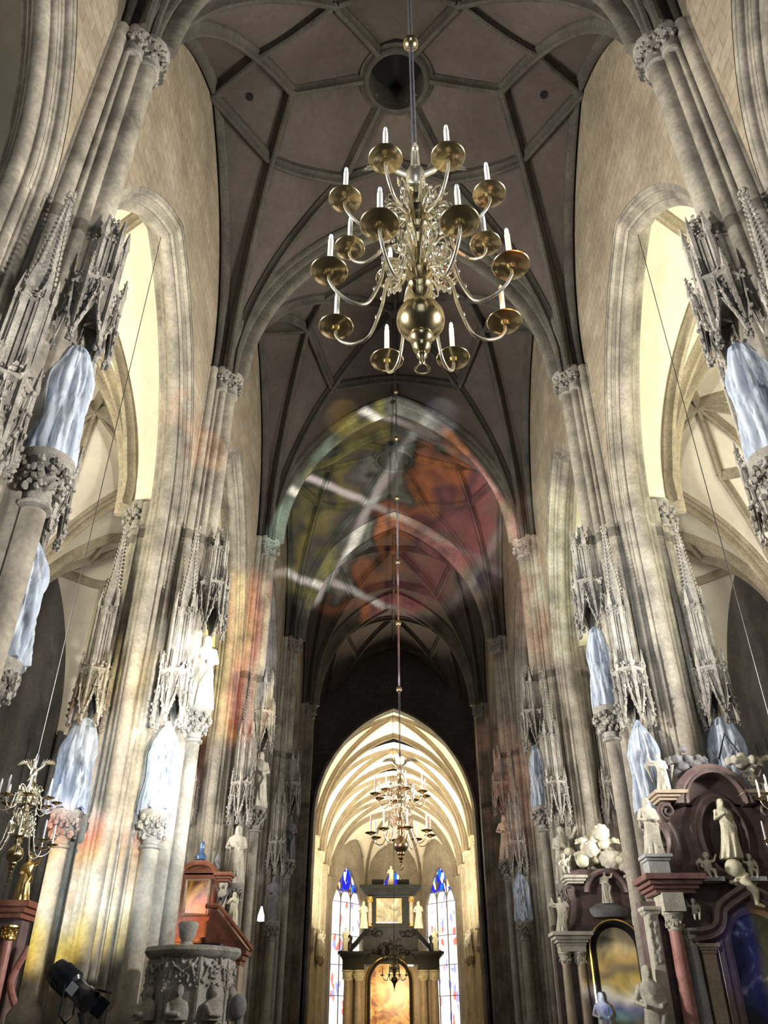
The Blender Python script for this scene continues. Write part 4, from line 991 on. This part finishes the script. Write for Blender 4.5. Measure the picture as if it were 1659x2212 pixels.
# ------------------------------------------------------------------ altars
def arch_line(w, z0, zs, n=16, x=0): return [(x - w, 0, z0)] + [(x - w * cos(pi * i / n), 0, zs + w * sin(pi * i / n)) for i in range(n + 1)] + [(x + w, 0, z0)]
def frame_sweep(path, pf, y=0):
    P = [Vector((p[0], y, p[2])) for p in path]; S = []
    for i in range(len(P)):
        T_ = (P[min(i + 1, len(P) - 1)] - P[max(i - 1, 0)]).normalized(); S.append(Vector((0, 1, 0)).cross(T_).normalized())
    return MB().sweep(pf, P, S, Vector((0, -1, 0)))
def slab(path, y, th=.05):
    return MB().loft([[(p[0], y + d, p[2]) for p in path] for d in (-th, 0)])
def column_parts(t, x, y, z0, z1, r, mat, capmat, label=None, seed=0):
    random.seed(seed + int(x * 100))
    c = MB().lathe([(r * .98, z0), (r, z0 + (z1 - z0) * .3), (r * .88, z1)], 20, (x, y, 0)).build('column', mat, t)
    MB().lathe([(r * 1.5, z0 - .2), (r * 1.5, z0 - .12), (r * 1.3, z0 - .1), (r * 1.35, z0 - .05), (r * 1.1, z0)], 18, (x, y, 0)).build('column_base', capmat, c)
    m = MB().lathe([(r * .9, z1), (r * 1.0, z1 + .03), (r * .95, z1 + .05), (r * 1.25, z1 + r * 1.9), (r * 1.5, z1 + r * 2.1), (r * 1.5, z1 + r * 2.4)], 16, (x, y, 0))
    lumpy(m, (x, y, z1 + r * .4), r * 1.12, r * 1.5, 26, r * .2, r * .36)
    m.build('column_capital', capmat, c)
    if label: c['label'] = label
def cornice(x0, x1, yf, yb, z, hs, outs):
    mb = MB()
    for h, o in zip(hs, outs): mb.box(x0 - o, x1 + o, yf - o, yb, z, z + h); z += h
    return mb
def volute(x, z, r, s, y, d, n=22):
    return MB().tube([(x + s * q[0], y, z + q[1]) for q in spiral(0, 0, r, 1.5, -pi / 2)], [r * .28 * (1 - .6 * i / 26) for i in range(27)], 8)

# big baroque altar in front of the broad right pillar
t = thing('baroque_altar', 'big purple and pink marble baroque altar at the lower right edge', 'altar', (6.42, 17.45, 0))
MB().box(-2.0, 2.0, -.9, .15, 0, 1.1).build('altar_table', M['marble_grey'], t)
MB().box(-1.85, 1.85, -.25, .1, 1.1, 3.75).build('back_panel', M['marble_purple'], t)
P = arch_line(.74, 1.15, 3.02, x=.22)
slab(P, -.27).build('painting', M['paint_dark'], t)
frame_sweep(P, [(-.02, 0), (-.02, .1), (.05, .14), (.1, .1), (.16, .16), (.24, .1), (.24, 0)], -.27).build('picture_frame', M['marble_purple'], t)
frame_sweep(P, [(-.03, 0), (-.03, .06), (.0, .07), (.0, 0)], -.27).build('gilt_edge', M['gold'], t)
for s in (-1, 1):
    x = .22 + s * .98
    MB().box(x - .12, x + .12, -.42, -.25, 1.1, 2.85).merge(cornice(x - .14, x + .14, -.45, -.25, 2.85, (.05, .05, .06), (0, .03, .06))).build('pilaster', M['marble_sand'], t)
    column_parts(t, .1 + s * 1.46, -.55, 1.35, 3.2, .135, M['marble_pink'], M['statue'], 'pink marble column')
    column_parts(t, .15 + s * 1.2, -.36, 1.3, 2.95, .13, M['marble_grey'], M['statue'], 'grey marble column')
    MB().box(.1 + s * 1.46 - .2, .1 + s * 1.46 + .2, -.78, -.2, 3.52, 3.84).build('entablature', M['statue'], t)
    cornice(min(s * 1.0, s * 1.75) + .1, max(s * 1.0, s * 1.75) + .1, -.72, .1, 3.84, (.07, .07, .08, .1), (0, .06, .12, .2)).build('cornice', M['marble_cornice'], t)
    MB().box(s * 1.5 - .2, s * 1.5 + .2, -.72, -.3, 4.16, 4.42).merge(cornice(s * 1.5 - .2, s * 1.5 + .2, -.72, -.3, 4.42, (.05, .06), (.03, .07))).build('pedestal', M['marble_grey'], t)
random.seed(9)
m = MB().box(-1.84, -1.62, -.5, -.2, 1.1, 3.5); m.merge(cornice(-1.86, -1.6, -.52, -.2, 3.5, (.06, .07), (.02, .06)))
for i in range(40): m.lump((-1.73 + rnd(-.09, .09), -.5, rnd(2.7, 3.5)), rnd(.025, .05), None, rnd(.03, .07), 6, 4)
obj('carved_pilaster', remeshed(m, .018, 'carved_pilaster', M['statue']), t)
# sweeping gable between the entablatures
pts = catm([(-1.1, 0, 3.25), (-.62, 0, 3.35), (-.45, 0, 3.7), (.05, 0, 4.0), (.2, 0, 4.05), (.35, 0, 4.0), (.85, 0, 3.7), (1.02, 0, 3.35), (1.5, 0, 3.25)])
frame_sweep([(p.x, p.y, p.z) for p in pts], [(0, 0), (0, .22), (.07, .28), (.14, .2), (.22, .26), (.3, .1), (.3, 0)], -.27).build('swept_gable', M['marble_purple'], t)
# upper storey with the oval niche
MB().box(-.95, .95, -.12, .1, 3.75, 5.6).loft([[(-.7 * cos(pi * i / 16), y, 5.55 + .7 * sin(pi * i / 16)) for i in range(17)] for y in (-.12, .1)]).build('upper_panel', M['marble_purple'], t)
ov = [(.58 * cos(2 * pi * i / 40), 0, 4.95 + .86 * sin(2 * pi * i / 40)) for i in range(41)]
frame_sweep([(x, y, z) for x, y, z in reversed(ov)], [(-.02, 0), (-.02, .1), (.05, .2), (.13, .14), (.2, .2), (.26, 0)], -.12).build('niche_frame', M['marble_purple'], t)
MB().loft([[(p[0] * k, y, 4.95 + (p[2] - 4.95) * k) for p in ov[:-1]] for k, y in ((1, -.125), (.96, -.13), (.7, -.135))], caps=True).build('niche_back', mat_stone('niche_dark_stone', (.05, .035, .035), (.11, .085, .085), 3, .1), t)
ar = [(-.72 * cos(pi * i / 20), 0, 5.55 + .72 * sin(pi * i / 20)) for i in range(21)]
frame_sweep(ar, [(-.1, 0), (-.1, .3), (.0, .4), (.06, .36), (.12, .44), (.12, 0)], -.1).build('round_gable', M['marble_purple'], t)
for s in (-1, 1):
    cornice(min(s * .66, s * 1.15), max(s * .66, s * 1.15), -.42, .1, 5.62, (.06, .06, .07), (0, .05, .1)).build('upper_cornice', M['marble_sand'], t)
    pts = catm([(s * .95, 0, 5.6), (s * 1.12, 0, 5.35), (s * .98, 0, 4.95), (s * 1.0, 0, 4.55), (s * 1.25, 0, 4.2)])
    MB().tube([(p.x, -.2, p.z) for p in pts], [.13, .14, .13, .12, .12, .12, .12, .12, .13, .13, .13, .14, .14, .14, .15, .15, .16, .16, .16, .17, .17, .17, .18, .18, .18][:len(pts)], 10).merge(volute(s * 1.02, 5.42, .17, s, -.34, .1)).build('scroll_bracket', M['marble_purple'], t)
MB().box(-.62, -.2, -.5, -.1, 4.08, 4.16).merge(MB().box(.2, .62, -.5, -.1, 4.08, 4.16)).build('putto_ledge', M['marble_grey'], t)
m = cloud(14, .26, .3, 44, 0); m.tube([(-.05, -.1, .2), (.12, -.16, -.05), (.1, -.15, -.25), (.25, -.14, -.3)], [.1, .08, .05, .03], 8)
o = obj('cartouche', remeshed(m, .022, 'cartouche', M['statue_cream']), t, (.2, -.38, 3.92))
AX, AY = 6.42, 17.45
o = MB().lump((0, 0, 0), .17, .17, .17, 24, 16).build('stone_globe', M['statue_cream'], None, 80, (AX + .05, AY - .42, 4.33)); tag(o, 'pale stone globe under the feet of the niche statue', 'globe')
statue('c', (AX + .04, AY - .42, 4.49), 1.16, 'cream statue with folded hands standing on a globe in the oval niche', rz=.15)
statue('a', (AX - 1.5, AY - .52, 4.53), 1.12, 'grey robed statue on the pedestal left of the oval niche')
statue('b', (AX + 1.5, AY - .52, 4.53), 1.1, 'robed statue at the right edge of the photo beside the oval niche')
statue('d', (AX - .98, AY - .25, 5.8), .82, 'winged angel with yellow-lit robe on the upper left cornice of the big altar', rz=-.3)
statue('p', (AX + .95, AY - .25, 5.75), .6, 'putto leaning on the upper right cornice of the big altar', 'statue', rz=.3)
statue('p', (AX - .42, AY - .34, 4.1), .55, 'small putto with raised arm at the lower left of the oval niche')
statue('q', (AX + .42, AY - .34, 4.1), .52, 'small putto at the lower right of the oval niche')
statue('q', (AX - .95, AY - .62, 3.35), .42, 'pale cherub sitting beside the left column capital of the big altar')
o = obj('cloud_group', remeshed(cloud(30, .42, .7, 51, 3), .022, 'cloud_group', M['statue_dark']), None, (AX - .38, AY - .12, 6.0)); tag(o, 'dark carved clouds with cherub heads above the arch of the big altar', 'carving')
o = obj('cloud_group', remeshed(cloud(20, .34, .5, 52, 2), .022, 'cloud_group', M['statue']), None, (AX + .8, AY - .15, 6.12)); tag(o, 'carved cherub cloud below the black triangle on the right of the big altar top', 'carving')
statue('a', (AX - 2.05, AY - .6, 1.1), 1.55, 'large robed statue between the two right-hand altars, left of the pink column')
MB().box(-.35, .35, -.35, .35, 0, 1.1).build('statue_pedestal', M['marble_grey'], None, 0, (AX - 2.4, AY - .6, 0))
o = COL.objects['statue_pedestal']; tag(o, 'grey marble pedestal beside the big right altar', 'pedestal')

# altar with the arched glossy painting in front of the second right pillar
BX, BY = 6.5, 27.95
t = thing('baroque_altar', 'grey marble altar with arched glossy painting, left of the big altar', 'altar', (BX, BY, 0))
MB().box(-2.0, 2.0, -.9, .1, 0, 1.1).build('altar_table', M['marble_grey'], t)
MB().box(-1.8, 1.8, -.3, .1, 1.1, 4.4).build('back_panel', mat_stone('dark_altar_panel', (.06, .05, .05), (.13, .11, .11), 3, .1, .4), t)
P = arch_line(.8, .9, 3.72, x=.05)
slab(P, -.33).build('painting', M['paint_mid'], t)
frame_sweep(P, [(-.02, 0), (-.02, .1), (.05, .14), (.12, .12), (.2, .05), (.2, 0)], -.33).build('picture_frame', M['marble_black'], t)
frame_sweep(P, [(-.035, 0), (-.035, .12), (.005, .13), (.005, 0)], -.33).build('gilt_edge', M['gold'], t)
for s in (-1, 1):
    for q in (1.12, 1.56): column_parts(t, s * q, -.6, 1.35, 3.3, .14, M['marble_sand'], M['statue'])
    MB().box(min(s * .95, s * 1.72), max(s * .95, s * 1.72), -.8, -.3, 3.64, 3.8).build('entablature', M['statue'], t)
    cornice(min(s * .95, s * 1.72), max(s * .95, s * 1.72), -.8, -.2, 3.8, (.08, .08, .1, .1), (.02, .08, .14, .22)).build('cornice', M['statue'], t)
    pts = catm([(s * 1.5, 0, 4.2), (s * 1.2, 0, 4.5), (s * 1.1, 0, 5.0), (s * 1.15, 0, 5.4)])
    MB().tube([(p.x, -.3, p.z) for p in pts], .14, 9).merge(volute(s * 1.15, 5.35, .2, s, -.36, .1)).build('scroll_bracket', M['marble_purple'], t)
    cornice(min(s * .7, s * 1.2), max(s * .7, s * 1.2), -.5, .1, 5.55, (.07, .08, .08), (0, .06, .12)).build('upper_cornice', M['statue'], t)
MB().box(-1.05, 1.05, -.2, .1, 4.35, 6.0).build('upper_panel', M['marble_purple'], t)
frame_sweep([(-.7 * cos(pi * i / 20), 0, 5.3 + .7 * sin(pi * i / 20)) for i in range(21)], [(0, 0), (0, .25), (.08, .32), (.16, .22), (.16, 0)], -.2).build('round_gable', M['marble_purple'], t)
MB().lathe([(.5, 4.6), (.6, 4.72), (.62, 4.85), (.3, 5.0), (.05, 5.02)], 18, (0, -.3, 0), sy=.5).build('figure_bracket', M['statue_dark'], t)
statue('b', (BX, BY - .4, 4.98), .95, 'half-hidden grey figure with outstretched arm in the gable above the arched painting')
o = obj('cloud_group', remeshed(cloud(46, .95, 1.1, 61, 4), .03, 'cloud_group', M['statue_cream']), None, (BX - .1, BY - .2, 6.05)); tag(o, 'pale carved clouds and cherub heads crowning the altar with the arched painting', 'carving')
random.seed(5)
for (x, z, r), nm in zip(((-.35, 6.55, .3), (.15, 6.25, .34), (.05, 7.05, .32), (.75, 6.15, .4)), ('left', 'middle', 'topmost', 'largest')):
    m = MB(); 
    for ring, n in ((1.0, 9), (.62, 6), (.25, 3)):
        for j in range(n): a = 2 * pi * j / n + ring; m.lump((r * .62 * ring * cos(a), -.12 * (1.1 - ring), r * .62 * ring * sin(a)), r * .3, r * .18, r * .3, 7, 5)
    o = obj('stone_rosette', remeshed(m, .03, 'stone_rosette', M['statue_cream']), None, (BX + x, BY - .55, z)); o.data.materials.clear(); o.data.materials.append(M['statue']); tag(o, 'pale round carved rosette, %s of four on the arched painting altar top' % nm, 'carving', 'carved rosettes on the altar top')
statue('d', (BX - 1.55, BY - .45, 4.16), 1.0, 'winged angel on the left cornice of the arched painting altar')
statue('a', (BX + 1.5, BY - .45, 4.16), 1.0, 'statue on the right cornice of the arched painting altar')
statue('p', (BX - 1.25, BY - .4, 5.78), .7, 'putto on the upper left cornice of the arched painting altar')
statue('q', (BX + 1.25, BY - .4, 5.78), .7, 'putto on the upper right cornice of the arched painting altar')
statue('k', (BX - .75, BY - 1.0, 1.1), 1.5, 'grey-violet robed statue in front of the lower left corner of the arched painting', mat=M['marble_grey'])

# red marble altar in front of the second left pillar
CX, CY = -6.35, 27.95
t = thing('red_marble_altar', 'red marble altar with small arched painting on the left pillar', 'altar', (CX, CY, 0))
MB().box(-1.5, 1.5, -.9, .1, 0, 1.1).build('altar_table', M['marble_red'], t)
MB().box(-1.3, 1.3, -.3, .1, 1.1, 3.6).build('back_panel', M['marble_red'], t)
for x in (-1.2, .55): column_parts(t, x, -.55, 1.35, 3.2, .12, M['marble_sand'], M['statue'])
MB().box(-1.4, .7, -.7, -.2, 3.5, 3.7).build('entablature', M['marble_red'], t)
cornice(-1.4, .7, -.7, .1, 3.7, (.1, .1, .12), (.02, .08, .16)).build('cornice', M['marble_red'], t)
MB().box(-1.25, .6, -.55, .1, 4.02, 4.5).build('attic', M['marble_red'], t)
# gabled side wing
MB().box(.72, 1.55, -.8, .0, 1.1, 3.3).build('side_wing', M['marble_sand'], t)
cornice(.72, 1.55, -.85, .0, 3.3, (.12, .14, .12), (.02, .1, .2)).build('wing_cornice', M['marble_red'], t)
m = MB(); m.loft([[(.5, y, 3.68), (1.8, y, 3.68), (.75, y, 4.75), (.55, y, 4.75)] for y in (-1.05, -.05)]); m.build('wing_gable', M['marble_red'], t)
for (a, b) in (((1.95, 3.66), (.82, 4.85)), ((.4, 4.85), (.82, 4.85))):
    MB().tube([(a[0], -1.05, a[1]), (b[0], -1.05, b[1])], .07, 6).build('gable_moulding', M['marble_red'], t)
# upper aedicule
MB().box(-.75, .6, -.25, .1, 4.5, 5.9).build('upper_panel', M['marble_red'], t)
slab([(-.48, 0, 4.66), (.34, 0, 4.66), (.34, 0, 5.72), (-.48, 0, 5.72)][::1], -.28, .04).build('painting', M['paint_gold'], t)
frame_sweep([(-.48, 0, 4.66), (-.48, 0, 5.72), (.34, 0, 5.72), (.34, 0, 4.66), (-.48, 0, 4.66)], [(-.01, 0), (-.01, .06), (.04, .1), (.09, .08), (.09, 0)], -.26).build('picture_frame', M['marble_sand'], t)
frame_sweep([(-.07 - .62 * cos(pi * i / 16), 0, 5.85 + .4 * sin(pi * i / 16)) for i in range(17)], [(0, 0), (0, .3), (.08, .36), (.14, .3), (.14, 0)], -.2).build('round_gable', M['marble_red'], t)
MB().loft([[(-.07 - .62 * cos(pi * i / 16), y, 5.85 + .4 * sin(pi * i / 16)) for i in range(17)] for y in (-.25, .0)]).build('gable_field', M['marble_red'], t)
for s, x in ((-1, -.92), (1, .74)):
    MB().lathe([(.1, 4.5), (.13, 4.6), (.09, 4.75), (.12, 5.1), (.17, 5.3), (.1, 5.42), (.14, 5.5), (.14, 5.6), (.08, 5.62)], 12, (x, -.3, 0)).build('herm_pilaster', M['statue'], t)
    cornice(x - .15, x + .15, -.5, .0, 5.62, (.08, .08, .1), (.02, .07, .14)).build('upper_cornice', M['marble_red'], t)
o = MB().lathe([(.05, 0), (.14, .02), (.17, .12), (.1, .22), (.06, .25), (.09, .3), (.07, .55), (.02, .58)], 16).build('vase', mat_plain('blue_glaze', (.06, .12, .25), .2, noise=.3), None, 50, (CX - .07, CY - .35, 6.26)); tag(o, 'dark blue vase on top of the red marble altar', 'vase')
for x, w in ((-.6, 'left'), (.48, 'right')):
    o = MB().lathe([(.08, 0), (.1, .1), (.05, .16), (.11, .26), (.04, .42), (.01, .5)], 12).build('flame_urn', M['statue_dark'], None, 50, (CX + x, CY - .35, 6.0)); tag(o, 'dark flame urn %s of the blue vase on the red altar' % w, 'urn')
statue('c', (CX + 1.15, CY - .6, 4.35), .95, 'small white statue on the gabled right wing of the red altar')
statue('q', (CX + .75, CY - .35, 4.9), .7, 'dark seated putto beside the herm on the red altar wing', mat=M['statue_dark'])
statue('p', (CX - 1.05, CY - .5, 4.02), .8, 'gold-lit putto at the left end of the red altar cornice', mat=M['statue_cream'])

# carved stone pulpit in front of the sunlit left pillar
t = thing('stone_pulpit', 'dark carved gothic stone pulpit at the bottom left of the nave', 'pulpit', (-4.02, 17.1, 0)); random.seed(77)
b = MB().lathe([(.5, 0), (.5, .2), (.25, .4), (.22, .9), (.45, 1.25), (.8, 1.45), (.82, 1.5)], 16); lumpy(b, (0, 0, 1.2), .6, .3, 40, .05, .1); b.build('base', M['carved'], t)
MB().lathe([(.74, 1.5), (.74, 2.78)], 8, (0, 0, 0), pi / 8).build('body', mat_stone('pulpit_shadow_stone', (.07, .065, .06), (.15, .14, .13), 3, .3), t)
for j in range(8):
    a = pi / 8 + 2 * pi * j / 8; p = (.78 * cos(a), .78 * sin(a), 0); m = MB().lathe([(.06, 1.5), (.045, 1.55), (.045, 2.5), (.07, 2.55), (.05, 2.62), (.02, 2.8)], 6, p)
    lumpy(m, (p[0], p[1], 2.2), .05, .4, 10, .025, .04); m.build('corner_shaft', M['carved'], t)
    a2 = a + pi / 8; q = Vector((.72 * cos(a2), .72 * sin(a2), 0)); n = Vector((cos(a2), sin(a2), 0)); e = Vector((-n.y, n.x, 0)); m = MB()
    for s in (-1, 1):
        m.tube([q + e * s * .26 + Vector((0, 0, 2.3)), q + n * .08 + e * s * .16 + Vector((0, 0, 2.62)), q + n * .1 + e * s * -.04 + Vector((0, 0, 2.5))], .022, 5)
        m.tube([q + n * .03 + e * s * .24 + Vector((0, 0, 2.72)), q + n * .05 + e * s * .0 + Vector((0, 0, 2.42))], .02, 5)
    for i in range(22): m.lump(q + n * .05 + e * rnd(-.27, .27) + Vector((0, 0, rnd(2.3, 2.74))), rnd(.02, .04), None, None, 5, 3)
    for i in range(14): m.lump(q + n * .03 + e * rnd(-.24, .24) + Vector((0, 0, rnd(1.5, 1.75))), rnd(.03, .05), None, None, 5, 3)
    m.merge(MB().box(-.3, .3, -.02, .04, 1.5, 2.76), Matrix.Translation(q) @ Matrix.Rotation(a2 + pi / 2, 4, 'Z')) ; obj('tracery_panel', remeshed(m, .016, 'tracery_panel', M['carved']), t)
    if sin(a2) < .3:
        m = MB(); bx = MB(); bx.lump((0, 0, .42), .075, .08, .1, 10, 7); bx.lump((0, -.085, .41), .014, .018, .02, 5, 4); bx.lump((0, .02, .45), .085, .08, .1, 8, 6)
        bx.loft([[(rx * cos(w_), ry * sin(w_), z) for w_ in [2 * pi * k / 14 for k in range(14)]] for z, rx, ry in ((0, .2, .13), (.15, .21, .14), (.27, .17, .1), (.33, .05, .05))]); bx.tube([(-.17, -.02, .24), (-.15, -.16, .1), (.08, -.18, .08)], [.05, .05, .04], 7)
        o = obj('relief_bust', remeshed(bx, .018, 'relief_bust', M['carved']), t, q + n * .08 + Vector((0, 0, 1.78)), a2 + pi / 2)
MB().lathe([(.78, 2.74), (.86, 2.8), (.9, 2.86), (.88, 2.93), (.74, 2.95), (.7, 2.8)], 24).build('rim', M['carved'], t)
MB().box(.05, .55, -.35, .05, 2.96, 3.0).merge(MB().tube([(.3, -.1, 2.9), (.3, -.1, 2.97)], .04, 8)).build('book_rest', M['black'], t)
m = MB().tube([(1.0, .3, .2), (.98, .1, 1.3), (.95, -.1, 1.9)], .07, 8); m.lump((.95, -.15, 2.0), .16, .12, .2, 14, 10); m.build('stair_finial', M['statue_dark'], t)
o = MB().lathe([(.05, 0), (.16, .03), (.1, .12), (.15, .2), (.2, .42), (.16, .46)], 14).build('stone_urn', M['carved'], None, 50, (-4.2, 17.2, 2.94)); tag(o, 'grey carved urn standing on the pulpit rim', 'urn')

# black marble high altar at the end of the choir
t = thing('high_altar', 'black marble high altar with glowing orange painting in the choir', 'altar', (-.3, 79.5, 0)); Bk = M['marble_black']
MB().box(-4.6, 4.6, -1.6, .6, 0, 1.6).build('altar_table', Bk, t)
MB().box(-3.9, 3.9, -.3, .6, 1.6, 6.4).build('back_panel', M['marble_sand'], t)
P = arch_line(1.95, 1.6, 5.2, 20, x=-.1)
slab(P, -.4, .1).build('painting', M['paint_fire'], t)
frame_sweep(P, [(-.03, 0), (-.03, .3), (.12, .36), (.25, .3), (.32, 0)], -.4).build('picture_frame', Bk, t)
frame_sweep(P, [(-.06, 0), (-.06, .34), (.03, .38), (.03, 0)], -.4).build('gilt_edge', M['gold'], t)
for s in (-1, 1):
    for q, r in ((2.75, .34), (3.7, .34)): column_parts(t, s * q, -.9, 1.9, 5.3, r, M['marble_sand'], M['statue_cream'])
    MB().box(min(s * 2.3, s * 4.15), max(s * 2.3, s * 4.15), -1.4, .4, 6.15, 6.9).build('entablature', Bk, t)
    cornice(min(s * 2.2, s * 4.15), max(s * 2.2, s * 4.15), -1.4, .4, 6.9, (.18, .18, .22), (.05, .2, .4)).build('cornice', Bk, t)
    pts = catm([(s * 4.4, 0, 7.6), (s * 3.4, 0, 8.1), (s * 2.5, 0, 9.0), (s * 1.9, 0, 9.3)]); frame_sweep([(p.x, 0, p.z) for p in (pts if s < 0 else pts[::-1])], [(0, 0), (0, .9), (.2, 1.0), (.35, .9), (.35, 0)], .2).build('broken_gable', Bk, t)
    column_parts(t, s * 1.85, -.5, 9.7, 11.4, .2, M['marble_sand'], M['gold'])
    lb = MB().lathe([(.3, 0), (.35, .6), (.2, .7), (.28, 1.1), (.1, 1.3)], 10, (s * 3.6, -.8, 7.5)); lb.build('vase_finial', Bk, t)
MB().box(-2.4, 2.4, -.6, .4, 6.6, 9.4).build('frieze', Bk, t)
MB().box(-2.0, 2.0, -.5, .4, 9.4, 11.9).build('upper_panel', Bk, t)
slab([(-1.3, 0, 9.75), (1.0, 0, 9.75), (1.0, 0, 11.75), (-1.3, 0, 11.75)], -.52, .05).build('upper_painting', M['paint_mid'], t)
frame_sweep([(-1.3, 0, 9.75), (-1.3, 0, 11.75), (1.0, 0, 11.75), (1.0, 0, 9.75), (-1.3, 0, 9.75)], [(0, 0), (0, .1), (.08, .12), (.08, 0)], -.52).build('gilt_edge', M['gold'], t)
cornice(-2.3, 2.3, -1.0, .4, 12.0, (.25, .2, .3), (0, .2, .45)).build('upper_cornice', Bk, t)
MB().box(-1.7, -.6, -.6, .3, 12.75, 13.3).merge(MB().box(.6, 1.7, -.6, .3, 12.75, 13.3)).build('crowning_gable', Bk, t)
for x, z, h, w_ in ((-2.45, 9.3, 2.2, 'left of the small upper picture'), (2.45, 9.3, 2.2, 'right of the small upper picture')):
    MB_ = statue('a', (-.3 + x, 78.7, z), h, 'gold-lit statue on the high altar, ' + w_, mat=M['statue_cream'])
for x, w_ in ((-3.9, 'left'), (3.9, 'right')):
    statue('b', (-.3 + x, 78.6, 7.48), 1.9, 'gilded statue standing on the %s end of the high altar cornice' % w_, mat=M['statue_cream'])
statue('c', (-.3, 79.0, 12.75), 1.7, 'topmost statue crowning the high altar before the middle window', mat=M['statue_cream'])

t = [o for o in COL.objects if o.name == 'high_altar'][0]
for x, z, r_, sd in ((0, 7.2, 1.5, 71), (-1.4, 8.6, .8, 72), (1.4, 8.6, .8, 73)):
    o = obj('carved_relief', remeshed(cloud(40, r_, r_ * .7, sd, 2), .05, 'carved_relief', M['marble_black']), t, (x, -.65, z))
# side altar at the left edge, in the left aisle
t = thing('side_altar', 'gilded and dark red altar at the very left edge below the aisle chandelier', 'altar', (-11.0, 22.6, 0))
MB().box(-1.6, 1.6, -.8, .3, 0, 1.2).build('altar_table', M['marble_red'], t)
MB().box(-1.4, 1.4, -.2, .3, 1.2, 4.3).build('back_panel', M['marble_purple'], t)
for s in (-1, 1):
    column_parts(t, s * 1.25, -.45, 1.4, 3.5, .14, M['marble_pink'], M['gold'])
    pts = catm([(s * 1.6, 0, 1.3), (s * 1.9, 0, 1.8), (s * 1.5, 0, 2.6), (s * 1.75, 0, 3.4)]); MB().tube([(p.x, -.3, p.z) for p in pts], .09, 8).build('scroll_bracket', M['marble_pink'], t)
cornice(-1.5, 1.5, -.6, .3, 4.0, (.12, .12, .14), (0, .1, .2)).build('cornice', M['marble_red'], t)
slab(arch_line(.8, 1.3, 3.0), -.22).build('painting', M['paint_dark'], t)
frame_sweep(arch_line(.8, 1.3, 3.0), [(0, 0), (0, .1), (.12, .1), (.12, 0)], -.22).build('picture_frame', M['gold'], t)
statue('b', (-9.6, 22.1, 4.38), 1.1, 'gilded statue on the right end of the left aisle altar', mat=M['gold'])
